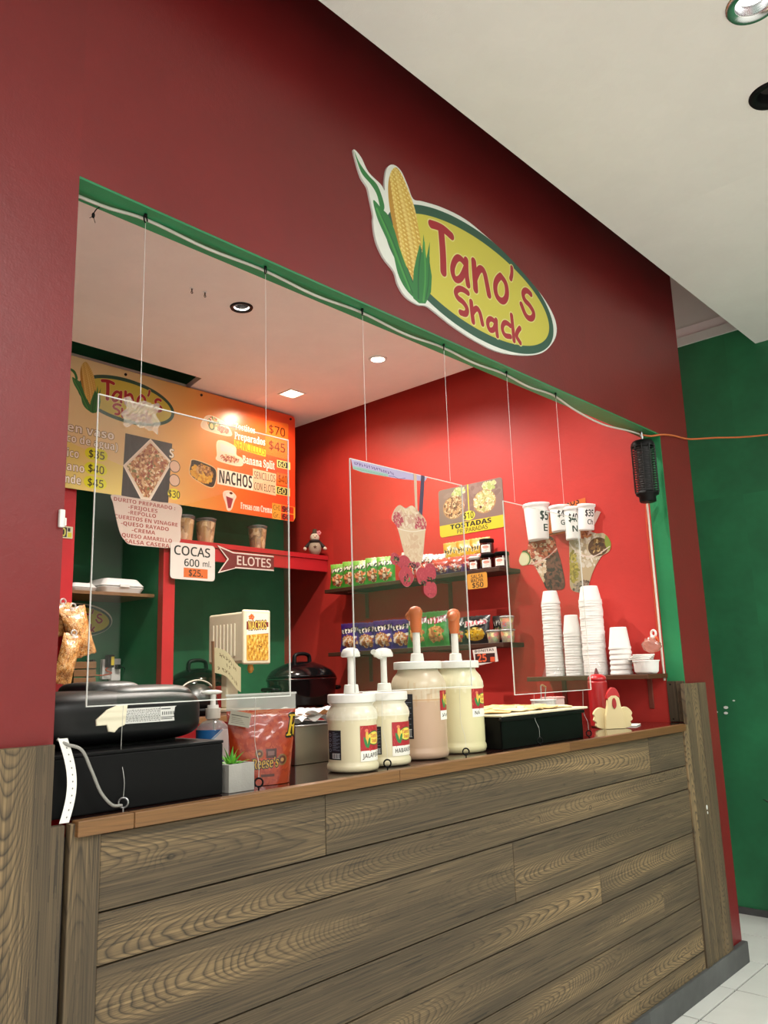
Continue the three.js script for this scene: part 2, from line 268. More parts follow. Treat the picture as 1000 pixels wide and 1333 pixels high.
for (const [x, n] of [[2.065, 'white round downlight behind the lintel near the red wall'], [1.0, 'white round downlight behind the lintel above the jars']]) { downlight(x, IC, -0.38, 0.043, M.whitePlastic, NEUTRAL, 9, n); spot([x, IC + 0.018, -0.38], NEUTRAL, FRONT_SPOT, 1.32, 0.5); }
{
  const t = grp('ceiling_light', [2.08, IC, -1.77]); tag(t, 'square warm glowing recessed light in the kiosk ceiling by the menu', 'ceiling light');
  for (const [x, z, w, d] of [[0, 0.05, 0.108, 0.008], [0, -0.05, 0.108, 0.008], [0.05, 0, 0.008, 0.092], [-0.05, 0, 0.008, 0.092]]) mesh('frame', box(w, 0.005, d, x, -0.0026, z), M.whitePlastic, t);
  const b = mesh('diffuser', box(0.09, 0.004, 0.09, 0, 0.010, 0), new THREE.MeshStandardMaterial({ color: 0xffffff, emissive: WARM, emissiveIntensity: 7 }), t); b.castShadow = false;
}
spot([2.08, IC + 0.004, -1.77], WARM, SQUARE_SPOT, 1.42, 0.35);
downlight(1.262, HC, 0.905, 0.062, M.chrome, HALL, 8, 'lit silver-ringed downlight in the hall ceiling at the top edge');
spot([1.262, HC + 0.018, 0.905], HALL, HALL_SPOT, 1.0, 0.6);
downlight(1.64, HC, 0.83, 0.060, M.blackMat, HALL, 0, 'unlit dark downlight in the hall ceiling at the right edge');
ADDED_HALL_PANELS.forEach(([x, y, z, w, d], pi) => {  // unseen fittings, added to spread light over the hall floor and ceiling
  const t = grp('ceiling_panel_light', [x, HC, z]); tag(t, ['leftmost', 'middle', 'rightmost'][pi % 3] + ' added rectangular panel light in the ' + ['near', 'far'][pi < 3 ? 0 : 1] + ' row on the hall ceiling behind the viewer', 'ceiling light', 'added hall panel lights');
  mesh('frame', box(w + 0.05, 0.02, d + 0.05, 0, -0.0105, 0), M.whitePlastic, t);
  const e = mesh('diffuser', box(w, 0.004, d, 0, -0.0228, 0), new THREE.MeshStandardMaterial({ color: 0xffffff, emissive: HALL, emissiveIntensity: 1.2 }), t); e.castShadow = false;
  const l = new THREE.RectAreaLight(HALL, ADDED_PANEL_POWER, w, d); l.position.set(x, HC - 0.03, z); l.lookAt(x, 0, z); scene.add(l);
});

{ const t = grp('ceiling_panel_light', [3.2, 3.35, -1.5]); tag(t, 'square panel light on the high passage ceiling beside the kiosk', 'ceiling light'); mesh('frame', box(0.6, 0.02, 0.6, 0, -0.0105, 0), M.whitePlastic, t);
  const e = mesh('diffuser', box(0.54, 0.004, 0.54, 0, -0.0228, 0), new THREE.MeshStandardMaterial({ color: 0xffffff, emissive: HALL, emissiveIntensity: 1.2 }), t); e.castShadow = false; const l = new THREE.RectAreaLight(HALL, 8, 0.54, 0.54); l.position.set(3.2, 3.315, -1.5); l.lookAt(3.2, 0, -1.5); scene.add(l); }
// ---------------------------------------------------------------- shop logo (drawn in metres of the wall sign, origin at its own corner)
const LG = {
  outline: [[0.759, 2.561], [0.787, 2.551], [0.815, 2.519], [0.864, 2.504], [0.879, 2.492], [0.881, 2.523], [0.892, 2.567], [0.919, 2.592], [0.953, 2.589], [0.981, 2.554], [1.003, 2.521], [1.046, 2.532], [1.141, 2.553], [1.253, 2.563], [1.357, 2.551], [1.480, 2.529], [1.609, 2.487], [1.714, 2.440], [1.772, 2.384], [1.770, 2.327], [1.715, 2.265], [1.638, 2.218], [1.513, 2.180], [1.385, 2.158], [1.268, 2.161], [1.160, 2.175], [1.080, 2.193], [1.042, 2.199], [1.003, 2.190], [0.951, 2.198], [0.921, 2.225], [0.907, 2.257], [0.864, 2.284], [0.836, 2.325], [0.828, 2.373], [0.829, 2.395], [0.817, 2.442], [0.808, 2.471], [0.785, 2.490], [0.767, 2.530]],
};
LG.bb = [0.74, 2.13, 1.80, 2.62];
const LETTERS = [
  [[[1.082, 2.473], [1.130, 2.485], [1.180, 2.474]], 0.030], [[[1.129, 2.479], [1.134, 2.411], [1.131, 2.337]], 0.033],
  [[[1.243, 2.405], [1.222, 2.419], [1.195, 2.405], [1.172, 2.360], [1.186, 2.329], [1.218, 2.345], [1.246, 2.393]], 0.025], [[[1.250, 2.420], [1.246, 2.381], [1.253, 2.338]], 0.026],
  [[[1.290, 2.431], [1.291, 2.381], [1.292, 2.336]], 0.029], [[[1.291, 2.370], [1.315, 2.418], [1.345, 2.422], [1.356, 2.379], [1.364, 2.342]], 0.027],
  [[[1.439, 2.435], [1.405, 2.410], [1.400, 2.355], [1.437, 2.340], [1.470, 2.370], [1.470, 2.420], [1.439, 2.435]], 0.026], [[[1.509, 2.490], [1.509, 2.470], [1.498, 2.446]], 0.020],
  [[[1.618, 2.432], [1.595, 2.442], [1.566, 2.420], [1.573, 2.395], [1.605, 2.388], [1.634, 2.366], [1.615, 2.338], [1.578, 2.334], [1.553, 2.372]], 0.024],
  [[[1.249, 2.310], [1.217, 2.317], [1.183, 2.293], [1.194, 2.274], [1.222, 2.272], [1.244, 2.255], [1.234, 2.233], [1.206, 2.231]], 0.022],
  [[[1.264, 2.285], [1.265, 2.253], [1.269, 2.221]], 0.022], [[[1.267, 2.248], [1.287, 2.276], [1.308, 2.268], [1.318, 2.229]], 0.021],
  [[[1.388, 2.258], [1.368, 2.266], [1.344, 2.246], [1.352, 2.218], [1.379, 2.226], [1.393, 2.254]], 0.020], [[[1.396, 2.266], [1.394, 2.239], [1.397, 2.213]], 0.020],
  [[[1.475, 2.272], [1.450, 2.281], [1.424, 2.251], [1.438, 2.225], [1.473, 2.233]], 0.020], [[[1.488, 2.312], [1.491, 2.270], [1.493, 2.225]], 0.021], [[[1.534, 2.281], [1.500, 2.250], [1.530, 2.228]], 0.020],
];
const COB = [[0.926, 2.586], [0.905, 2.555], [0.894, 2.506], [0.899, 2.440], [0.919, 2.373], [0.942, 2.330], [0.981, 2.265], [1.006, 2.240], [1.039, 2.244], [1.045, 2.300], [1.038, 2.359], [1.023, 2.431], [1.010, 2.488], [0.991, 2.527], [0.961, 2.572], [0.943, 2.587]];
function drawLogo(x, T, o = {}) { // T maps metres of the wall sign to canvas pixels, s = pixels per metre
  const P = pts => pts.map(T), s = T([1, 0])[0] - T([0, 0])[0];
  const ecx = 1.315, ecy = 2.361; const e = (a, b, c) => { const p = T([ecx, ecy]); ell(x, p[0], p[1], a * s, b * s, c, 0.035); };
  if (o.white) e(0.455, 0.203, '#e9ebe4');
  if (!o.noEllipse) { e(0.440, 0.189, '#2b5443'); e(0.411, 0.159, '#cdc24c'); if (o.rim) { } }
  for (const [p, w] of LETTERS) line(x, P(p), '#dcd58a', (w * 0.9 + 0.008) * s);
  for (const [p, w] of LETTERS) line(x, P(p), '#a3202c', w * 0.9 * s);
  // corn cob
  const cob = smooth(COB, 80);
  x.save(); poly(x, P(cob), '#b98a35'); x.clip();
  for (let r = 0; r < 27; r++) { const t = r / 26, cy = 2.58 - 0.345 * t, cx = 0.937 + 0.085 * t + 0.02 * Math.sin(t * 3), hw = 0.075 * Math.pow(Math.sin(Math.min(1, t * 1.1 + 0.14) * 1.9), 0.6);
    for (let k = -4; k <= 4; k++) { const a = k / 4.6, px = cx + hw * Math.sin(a * 1.45), w = hw * 0.27 * Math.cos(a * 1.2) + 0.002, q = T([px, cy - a * 0.012]); ell(x, q[0], q[1], w * s * 0.62, 0.0072 * s, ['#d9b455', '#cfa546', '#e0c06a'][(r * 3 + k + 9) % 3], 0.12); ell(x, q[0] - w * s * 0.15, q[1] - 0.002 * s, w * s * 0.3, 0.003 * s, '#ead486', 0.12); } }
  x.restore();
  const g1 = '#2f7a3f', g2 = '#4b9a4a', g3 = '#1f5f36';
  poly(x, P(smooth([[0.761, 2.556], [0.781, 2.530], [0.814, 2.509], [0.848, 2.496], [0.867, 2.468], [0.876, 2.438], [0.862, 2.420], [0.847, 2.463], [0.823, 2.485], [0.785, 2.505]], 50)), g1);
  poly(x, P(smooth([[0.831, 2.441], [0.844, 2.394], [0.877, 2.348], [0.905, 2.310], [0.925, 2.251], [0.963, 2.215], [1.020, 2.200], [0.995, 2.236], [0.975, 2.267], [0.939, 2.328], [0.915, 2.385], [0.890, 2.420], [0.865, 2.429]], 60)), g1);
  line(x, P([[0.845, 2.42], [0.89, 2.36], [0.93, 2.29], [0.97, 2.225]]), g2, 0.008 * s); line(x, P([[0.86, 2.41], [0.91, 2.35], [0.945, 2.28], [0.985, 2.215]]), g3, 0.004 * s);
  poly(x, P([[1.026, 2.388], [1.008, 2.340], [0.992, 2.290], [0.985, 2.240], [0.985, 2.203], [1.010, 2.196], [1.039, 2.205], [1.067, 2.250], [1.074, 2.302], [1.066, 2.350], [1.072, 2.412], [1.052, 2.350], [1.044, 2.425], [1.034, 2.360]]), g1);
  line(x, P([[1.03, 2.37], [1.012, 2.30], [1.008, 2.21]]), g3, 0.006 * s); line(x, P([[1.045, 2.40], [1.048, 2.30], [1.03, 2.21]]), g2, 0.007 * s); line(x, P([[1.066, 2.36], [1.062, 2.29], [1.042, 2.22]]), g3, 0.004 * s);
}
{
  const bb = LG.bb, W = 1600, H = Math.round(1600 * (bb[3] - bb[1]) / (bb[2] - bb[0]));
  const t = canvasTex(W, H, x => { x.fillStyle = '#e4e6e0'; x.fillRect(0, 0, W, H); const k = W / (bb[2] - bb[0]); drawLogo(x, p => [(p[0] - bb[0]) * k, (bb[3] - p[1]) * k]); });
  const s = grp('wall_sign', [0, 0, 0]); tag(s, 'large oval yellow shop sign with a corn cob, on the red wall above the opening', 'sign');
  mesh('sign_face', sheet(smooth(LG.outline, 160), bb, 0.0015).translate(0, 0, 0.0052), std(0xffffff, 0.45, { map: t }), s);
  mesh('backing', sheet(smooth(LG.outline, 160), bb, 0.0045).translate(0, 0, 0.0005), M.white, s);
}

// ---------------------------------------------------------------- counter top and what hangs in the opening
const CT = 0.942, PZ = -0.022; // counter height, plane of the hanging screens
{
  const t = grp('counter_top', [0, CT, 0]); tag(t, 'long dark counter top with a worn brown wooden front edge', 'counter');
  const top = std(0x2a1512, 0.18); mesh('top_panel', boxAB(0.036, OX - 0.012, -0.03, 0, -0.47, 0.0055), phy(0x2c1613, 0.15, { clearcoat: 0.5 }), t);
  const ew = plainWood, ed = plainWood.clone(); ed.color = new THREE.Color(0.72, 0.66, 0.60);
  for (const [a, b, m] of [[0.035, 0.1385, ew], [0.1395, 0.835, ew], [0.836, 1.62, ew], [1.621, 2.489, ed]]) mesh('edge_strip', uvMetres(rbox(b - a, 0.026, 0.024, 0.002, (a + b) / 2, -0.0125, 0.0180, 1)), m, t);
}
function wireThing(x, py, label) {
  const t = grp('hanging_wire', [x, OT, PZ]); tag(t, label, 'wire', 'wires holding up the acrylic screens');
  mesh('strand', rod([0, -0.018, 0], [0, py - OT + 0.004, 0], 0.00055), M.wire, t);
  mesh('hook', [new THREE.TorusGeometry(0.008, 0.0016, 6, 14, 4.6).rotateY(0.6).translate(0, -0.012, 0), cyl(0.0035, 0.0035, 0.006, 0, -0.0065, 0, 10)], M.black, t);
}
const WH = [[0.157, 1.708, 'first'], [0.476, 1.708, 'second'], [0.805, 1.700, 'third'], [1.152, 1.700, 'fourth'], [1.480, 1.682, 'fifth'], [1.785, 1.682, 'sixth']];
for (const [x, y, n] of WH) wireThing(x, y, `thin clear hanging wire on a small hook, ${n} from the left along the lintel`);
function screen(x0, x1, y0, y1, label) {
  const t = grp('acrylic_screen', [(x0 + x1) / 2, y0, PZ]), w = x1 - x0, h = y1 - y0; tag(t, label, 'screen');
  mesh('pane', box(w - 0.004, h - 0.004, 0.003, 0, h / 2, 0), M.glassPane, t);
  for (const [a, b, c, d] of [[-w / 2, -w / 2 + 0.0015, 0, h], [w / 2 - 0.0015, w / 2, 0, h], [-w / 2 + 0.002, w / 2 - 0.002, 0, 0.0019], [-w / 2 + 0.002, w / 2 - 0.002, h - 0.0019, h]]) mesh('polished_edge', boxAB(a, b, c, d, -0.0016, 0.0016), M.acrylicEdge, t);
  return t;
}
screen(0.067, 0.542, 1.125, 1.708, 'clear acrylic screen hanging at the left in front of the menu');
screen(0.743, 1.205, 1.125, 1.700, 'clear acrylic screen hanging in the middle with a smoothie print');
screen(1.413, 1.871, 1.093, 1.682, 'clear acrylic screen hanging at the right in front of the cup stacks');
function eyeHook(x, py, name, extra) {
  const t = grp('eye_hook', [x, CT, -0.012]); tag(t, `small ${name}`, 'hook', 'eye hooks along the counter edge');
  mesh('ring', [new THREE.TorusGeometry(0.0085, 0.0019, 8, 22).rotateY(-0.75).translate(0, 0.0135, 0), cyl(0.0018, 0.0018, 0.006, 0, 0, 0, 8)], extra || M.blackMat, t);
  mesh('tie_wire', tube([[0, 0.022, 0], [0.002, 0.05, -0.002], [0, (py - CT) * 0.5, -0.012], [0, py - CT - 0.002, -0.010]], 0.0005, 20, 5), M.wire, t);
}
eyeHook(0.140, 1.127, 'steel eye hook in front of the cash drawer', M.steel);
eyeHook(0.446, 1.127, 'dark eye hook beside the orange candy pouch'); eyeHook(0.838, 1.127, 'dark eye hook between the two smaller sauce jars');
eyeHook(1.150, 1.127, 'dark eye hook between the two larger sauce jars'); eyeHook(1.518, 1.094, 'dark eye hook at the front of the black bin'); eyeHook(1.815, 1.094, 'dark eye hook at the right corner of the black bin');
// sagging cable along the lintel
tag(mesh('cable', tube([[0.004, 2.114, -0.045], [0.08, 2.114, -0.042], [0.157, 2.119, -0.034], [0.32, 2.114, -0.036], [0.476, 2.119, -0.034], [0.65, 2.113, -0.037], [0.805, 2.119, -0.034], [1.0, 2.112, -0.037], [1.152, 2.119, -0.034], [1.32, 2.113, -0.036], [1.48, 2.119, -0.034], [1.63, 2.112, -0.037], [1.785, 2.118, -0.034], [1.95, 2.104, -0.045], [2.18, 2.096, -0.050], [2.40, 2.110, -0.04], [2.50, 2.112, -0.036]], 0.0036, 120, 7), std(0xc9c6bd, 0.6)), 'thin grey cable sagging from hook to hook under the green lintel', 'cable');

// smoothie sticker on the middle screen
function print(name, outline, bb, W, draw, pos, ry, label, category, o = {}) {
  const H = Math.round(W * (bb[3] - bb[1]) / (bb[2] - bb[0])), k = W / (bb[2] - bb[0]);
  const t = canvasTex(W, H, x => draw(x, (p) => [(p[0] - bb[0]) * k, (bb[3] - p[1]) * k], k, W, H));
  const m = mesh(name, sheet(outline, bb, o.t || 0.0012), std(0xdadada, o.rough || 0.6, { map: t, ...(o.mat || {}) }));
  m.position.set(...pos); m.rotation.y = ry || 0; tag(m, label, category, o.group); return m;
}
{
  const t = grp('smoothie_sticker', [-0.0115, -0.004, 0.0134]); tag(t, 'cut-out print of a pink strawberry smoothie with two straws, stuck on the middle screen', 'sticker');
  const BER = [[0.911, 1.461, 0.017, 0.0145], [0.945, 1.454, 0.024, 0.018], [0.952, 1.418, 0.026, 0.0235], [1.016, 1.424, 0.022, 0.0215], [1.051, 1.437, 0.023, 0.0215], [1.048, 1.390, 0.027, 0.0205]];
  const bb = [0.88, 1.36, 1.085, 1.71], W = 820, k = W / 0.205, H = Math.round(k * 0.35), Tm = p => [(p[0] - bb[0]) * k, (bb[3] - p[1]) * k];
  const tex = canvasTex(W, H, x => {
    x.fillStyle = '#b98d86'; x.fillRect(0, 0, W, H);
    poly(x, [[0.996, 1.706], [1.010, 1.706], [1.008, 1.58], [0.998, 1.58]].map(Tm), '#d5b59c'); poly(x, [[1.030, 1.706], [1.046, 1.706], [1.026, 1.57], [1.006, 1.57]].map(Tm), '#4b3a55'); line(x, [[1.029, 1.70], [1.010, 1.60]].map(Tm), '#c9a8a0', 6);
    const gl = smooth([[0.902, 1.565], [0.915, 1.592], [0.936, 1.607], [0.960, 1.600], [0.985, 1.612], [1.012, 1.600], [1.043, 1.575], [1.036, 1.540], [1.016, 1.464], [0.988, 1.443], [0.952, 1.471], [0.924, 1.543]], 80).map(Tm);
    const B = (n, cx, cy, a, b, cols, r0, r1) => { const p = Tm([cx, cy]); blobs(x, n, p[0], p[1], a * k, b * k, cols, r0, r1); };
    x.save(); poly(x, gl, '#cfae92'); x.clip();
    B(160, 0.97, 1.575, 0.05, 0.03, ['#d8c0a6', '#c8a287', '#e2cdb6', '#c79a88'], 8, 34); B(46, 0.925, 1.567, 0.022, 0.018, ['#b34b58', '#c4616a', '#a63d4c'], 8, 26); B(54, 1.018, 1.562, 0.026, 0.020, ['#b34b58', '#bd5662', '#a63d4c'], 8, 26);
    B(60, 0.97, 1.60, 0.03, 0.012, ['#dfc7ab', '#d3b796'], 10, 30); poly(x, [[0.90, 1.543], [1.05, 1.553], [1.02, 1.43], [0.95, 1.43]].map(Tm), '#d6bb9d');
    B(180, 0.985, 1.49, 0.04, 0.045, ['#d9c0a2', '#d2b496', '#cdaa8d'], 10, 34); line(x, [[0.908, 1.545], [0.97, 1.536], [1.04, 1.553]].map(Tm), '#e6d8c6', 9); B(46, 0.99, 1.448, 0.034, 0.009, ['#a5434f', '#b35a62', '#7c2c3a'], 10, 26); x.restore();
    for (const [cx, cy, a, b] of BER) { const p = Tm([cx, cy]); ell(x, p[0], p[1], a * k * 1.1, b * k * 1.1, '#b03c49'); B(46, cx, cy, a * 0.8, b * 0.8, ['#c75b63', '#a33646', '#bb4a55'], 3, 10); B(12, cx + 0.004, cy - b * 0.7, a * 0.8, b * 0.3, ['#8d2a38', '#9c3140'], 6, 14); }
    for (const [cx, cy, a, b] of [[0.914, 1.460, 0.012, 0.011], [0.955, 1.412, 0.012, 0.013], [0.975, 1.447, 0.016, 0.008], [1.052, 1.416, 0.016, 0.009], [1.02, 1.405, 0.012, 0.006]]) B(30, cx, cy, a, b, ['#1e1a18', '#2c4a28', '#3a2420', '#6a8d4a', '#151211', '#1c1715'], 5, 14);
  });
  const m = std(0xf0f0f0, 0.45, { map: tex });
  const z = -0.0327;
  const part = (n, pts, sm) => mesh(n, sheet(sm ? smooth(pts, 70) : pts, bb, 0.0006).translate(0, 0, z), m, t);
  part('straw', [[0.998, 1.7035], [1.010, 1.7035], [1.008, 1.600], [0.999, 1.600]]); part('straw', [[1.030, 1.7035], [1.045, 1.7035], [1.028, 1.590], [1.013, 1.590]]);
  part('cup_print', [[0.902, 1.565], [0.915, 1.592], [0.936, 1.607], [0.960, 1.602], [0.985, 1.612], [1.012, 1.600], [1.043, 1.575], [1.036, 1.540], [1.018, 1.464], [0.988, 1.440], [0.952, 1.468], [0.924, 1.543]], true);
BER.forEach(([cx, cy, a, b], i) => { const o = []; for (let j = 0; j < 28; j++) { const t = j / 28 * 6.2832; o.push([cx + a * Math.cos(t), cy + b * Math.sin(t)]); } mesh('berry_print', sheet(smooth(o.map((q, j) => [cx + (q[0] - cx) * (1.08 + 0.06 * Math.sin(j * 0.9 + i)), cy + (q[1] - cy) * (1.08 + 0.06 * Math.cos(j * 0.7 + i * 2))]), 50), bb, 0.0006 + i * 0.00012).translate(0, 0, z - 0.0002), m, t); });
}
print('header_strip', [[0.7585, 1.7015], [0.765, 1.677], [0.80, 1.674], [0.94, 1.679], [1.046, 1.689], [1.058, 1.7015]], [0.755, 1.67, 1.06, 1.704], 1024, (x, T, k, W, H) => {
  x.fillStyle = '#cdbfe6'; x.fillRect(0, 0, W, H); x.fillStyle = '#a9cfc2'; x.fillRect(20, H * 0.56, W * 0.44, H * 0.3);
  scribble(x, W * 0.04, H * 0.42, W * 0.5, H * 0.24, 17, '#5b2f7d', 5, 0.03); line(x, [[480, 80], [560, 70], [600, 90], [700, 66]], '#4d2a72', 4); x.strokeStyle = '#7fae9f'; for (let i = 0; i < 12; i++) line(x, [[40 + i * 34, 84], [58 + i * 34, 78], [66 + i * 34, 86]], '#6d9b8c', 3);
}, [-0.0115, -0.004, -0.0204], 0, 'lilac handwritten paper strip along the top of the middle screen', 'sticker', { t: 0.0006 });
// crumpled clear tape on the left screen
{
  const pts = []; for (let i = 0; i < 26; i++) { const a = i / 26 * 6.283; pts.push([Math.cos(a) * (0.042 + rr(-0.008, 0.008)), Math.sin(a) * (0.026 + rr(-0.006, 0.006))]); }
  const g = new THREE.PlaneGeometry(0.085, 0.055, 26, 18), p = g.attributes.position;
  for (let i = 0; i < p.count; i++) { const x = p.getX(i), y = p.getY(i), e = 1 + 0.25 * N(x * 60, y * 60, 4); p.setXYZ(i, x * (0.9 + 0.45 * N(y * 50, 3, 1)), y * (e + 0.5 * N(x * 45, 8, 2)), 0.003 + 0.004 * Math.abs(N(x * 90, y * 90, 2)) + 0.003 * Math.abs(N(x * 200, y * 200, 7))); }
  g.computeVertexNormals(); const m = mesh('clear_tape', g, phy(0xfaf4ea, 0.3, { transmission: 0.86, thickness: 0, side: THREE.DoubleSide })); m.position.set(0.156, 1.683, -0.0195); tag(m, 'crumpled patch of clear tape at the top of the left screen', 'tape');
}
// ---------------------------------------------------------------- sauce jars with pumps
function arcLabel(r, y0, y1, a0, a1, tex, n = 24) { // curved label on a round body, angles in degrees from +z towards +x
  const g = new THREE.CylinderGeometry(r, r, y1 - y0, n, 1, true, THREE.MathUtils.degToRad(a0), THREE.MathUtils.degToRad(a1 - a0)).translate(0, (y0 + y1) / 2, 0); return g;
}
const backLabel = canvasTex(160, 320, (x, W, H) => { x.fillStyle = '#16171f'; x.fillRect(0, 0, W, H); x.fillStyle = '#8b93a8'; for (let i = 0; i < 16; i++) x.fillRect(66, 20 + i * 13, 30 + (i * 37) % 56, 3); for (let i = 0; i < 4; i++) { x.beginPath(); x.strokeStyle = '#9aa3ba'; x.lineWidth = 5; x.arc(34, 50 + i * 56, 16, 0, 6.3); x.stroke(); } x.fillStyle = '#c9c9c9'; x.fillRect(64, 250, 86, 56); x.fillStyle = '#16171f'; for (let i = 0; i < 12; i++) x.fillRect(68 + i * 7, 254, 2 + (i * 5) % 4, 48); });
const frontLabel = word => canvasTex(320, 320, (x, W, H) => {
  x.fillStyle = '#efece2'; x.fillRect(0, 0, W, H); x.fillStyle = '#a5222b'; x.fillRect(0, 0, W, 226); for (let i = 0; i < 60; i++) ell(x, rr(0, W), rr(0, 226), rr(1, 4), rr(8, 24), ['#c43b3c', '#8d1a24', '#d2604c'][i % 3], rr(-0.6, 0.6));
  ell(x, 190, 116, 118, 66, '#2d5b35'); ell(x, 190, 116, 108, 57, '#e3cf56'); text(x, "Tano's", 118, 112, 150, 38, '#b01c2c'); text(x, 'Snack', 140, 156, 110, 32, '#b01c2c'); ell(x, 80, 110, 20, 62, '#d8b24a', -0.1); ell(x, 58, 150, 16, 52, '#2f7a3f', -0.35); ell(x, 100, 156, 15, 50, '#2f7a3f', 0.3); ell(x, 72, 44, 20, 15, '#d77a55');
  if (word) text(x, word, 26, 292, 272 * Math.min(1, word.length / 7), 40, '#141414', { rot: -0.03 }); else scribble(x, 30, 292, 260, 38, 7, '#141414', 8);
});
function jar(x, z, big, o) {
  const t = grp('sauce_jar', [x, CT, z]); tag(t, o.label, 'jar'); const s = big ? 1 : 0; const R = big ? 0.0765 : 0.0625;
  const pr = big ? [[0, 0.0005], [R - 0.012, 0.0005], [R - 0.003, 0.004], [R, 0.012], [R, 0.02], [R - 0.003, 0.027], [R - 0.0025, 0.033], [R - 0.0025, 0.155], [R - 0.0025, 0.175], [R + 0.0005, 0.181], [R - 0.001, 0.195], [R - 0.008, 0.213], [R - 0.019, 0.226], [R - 0.021, 0.232], [R - 0.021, 0.240], [0, 0.240]]
    : [[0, 0.0005], [R - 0.010, 0.0005], [R - 0.002, 0.004], [R, 0.010], [R - 0.001, 0.017], [R - 0.004, 0.021], [R - 0.0035, 0.026], [R - 0.0035, 0.113], [R - 0.001, 0.119], [R, 0.128], [R - 0.003, 0.139], [R - 0.009, 0.148], [R - 0.012, 0.153], [R - 0.008, 0.157], [R - 0.010, 0.166], [0, 0.166]];
  const H = big ? 0.24 : 0.166;
  const map = canvasTex(256, 256, (c, W, Hh) => { // contents seen through the plastic: fill line and smears
    c.fillStyle = o.fill; c.fillRect(0, 0, W, Hh); const yf = Hh * (1 - o.level / H);
    c.fillStyle = o.empty; c.fillRect(0, 0, W, yf); for (let i = 0; i < 90; i++) { c.fillStyle = o.smear[i % o.smear.length]; c.globalAlpha = 0.35; c.fillRect(rr(0, W), rr(yf * 0.35, yf * 0.9), rr(1, 4), rr(6, 30)); } c.globalAlpha = 0.7; c.fillStyle = o.smear[0]; c.fillRect(0, yf - 6, W, 5); c.globalAlpha = 1;
  });
  const body = lathe(pr, 56), bp = body.attributes.position, bu = body.attributes.uv; for (let i = 0; i < bp.count; i++) bu.setY(i, bp.getY(i) / H);
  mesh('jar_body', body, phy(0xffffff, 0.3, { map, clearcoat: 0.35, clearcoatRoughness: 0.25 }), t);
  const lr = big ? 0.066 : 0.0585, ly = big ? 0.2345 : 0.159;
  mesh('lid', lathe([[0, ly + 0.0205], [lr - 0.002, ly + 0.0205], [lr, ly + 0.018], [lr, ly + 0.002], [lr - 0.001, ly], [lr - 0.004, ly], [lr - 0.004, ly + 0.003]], 48), M.whitePlastic, t);
  const c0 = ly + 0.0206;
  const pump = mesh('pump', lathe([[0, c0 + 0.022], [0.0155, c0 + 0.022], [0.017, c0 + 0.020], [0.019, c0 + 0.001], [0.0195, c0], [0, c0]], 24), M.whitePlastic, t);
  const sh = big ? 0.075 : 0.073; mesh('pump_stem', lathe([[0.0105, c0 + 0.022], [0.0100, c0 + sh], [0.0115, c0 + sh + 0.022], [0, c0 + sh + 0.022]].map((p, i) => big ? p : [p[0] * 0.80, p[1]]), 20), M.whitePlastic, pump);
  const hy = c0 + sh + 0.012;
  if (big) { // orange rubber knob with a short bent spout
    const a = o.spout || 0, pts = [[0, hy - 0.004, 0], [0, hy + 0.018, 0], [0.002, hy + 0.036, 0], [0.006, hy + 0.046, 0]];
    const g = lathe([[0.0128, hy - 0.008], [0.0165, hy + 0.010], [0.0165, hy + 0.030], [0.0195, hy + 0.042], [0.0195, hy + 0.052], [0.014, hy + 0.061], [0.006, hy + 0.0645], [0, hy + 0.065]], 24);
    const sp = new THREE.CapsuleGeometry(0.0125, 0.016, 6, 14).rotateZ(Math.PI / 2 - 0.5).translate(0.016, hy + 0.043, 0).rotateY(a);
    mesh('pump_head', [g, sp], M.orangePlastic, pump);
  } else {
    const a = o.spout || 0; const dome = lathe([[0, hy + 0.026], [0.010, hy + 0.0255], [0.020, hy + 0.022], [0.0255, hy + 0.013], [0.0265, hy + 0.005], [0.024, hy + 0.003], [0, hy + 0.006]], 32).scale(1.12, 1, 0.9);
    const spt = new THREE.CylinderGeometry(0.0065, 0.009, 0.036, 14).scale(1, 1, 1.2).rotateZ(Math.PI / 2 - 0.28).translate(-0.032, hy + 0.011, 0);
    mesh('pump_head', [dome, spt].map(g => g.rotateY(a)), M.whitePlastic, pump);
  }
  const lr0 = big ? R - 0.0017 : R - 0.0027;
  if (o.front) mesh('front_label', arcLabel(lr0, o.ly[0], o.ly[1], o.front[0], o.front[1]), std(0xffffff, 0.5, { map: frontLabel(o.word) }), t);
  if (o.back) mesh('back_label', arcLabel(lr0, o.by[0], o.by[1], o.back[0], o.back[1]), std(0xffffff, 0.5, { map: backLabel }), t);
  return t;
}
const creamJar = { fill: '#dbd2b0', empty: '#dcd6c0', smear: ['#efe9d6', '#e0d7b8', '#f3efdf'] };
jar(0.777, -0.068, false, { ...creamJar, level: 0.12, label: 'smaller cream sauce jar at the left with a JALAPEÑO label and white pump', word: 'JALAPEÑO', front: [-27, 46], ly: [0.025, 0.106], back: [-116, -72], by: [0.030, 0.097], spout: Math.PI + 0.7 });
jar(0.912, -0.083, false, { ...creamJar, level: 0.122, label: 'smaller cream sauce jar with a HABANERO label and white pump, touching the JALAPEÑO jar', word: 'HABANERO', front: [-32, 44], ly: [0.025, 0.106], back: [-92, -58], by: [0.030, 0.097], spout: 0.2 });
jar(1.077, -0.109, true, { fill: '#bd9f86', empty: '#d2c1a6', level: 0.150, smear: ['#b98f66', '#e5d8c2', '#cdb393'], label: 'larger jar of pinkish brown sauce with an orange pump knob', word: '', front: [0, 60], ly: [0.100, 0.182], back: [-120, -62], by: [0.055, 0.17], spout: 1.5 });
jar(1.256, -0.114, true, { fill: '#dad3a6', empty: '#ddd7b4', level: 0.176, smear: ['#efe9cf', '#dfd8ac', '#f2eed9'], label: 'larger jar of pale yellow sauce with an orange pump knob, rightmost of the jars', word: 'NA', front: [-20, 50], ly: [0.098, 0.176], spout: 3.7 });

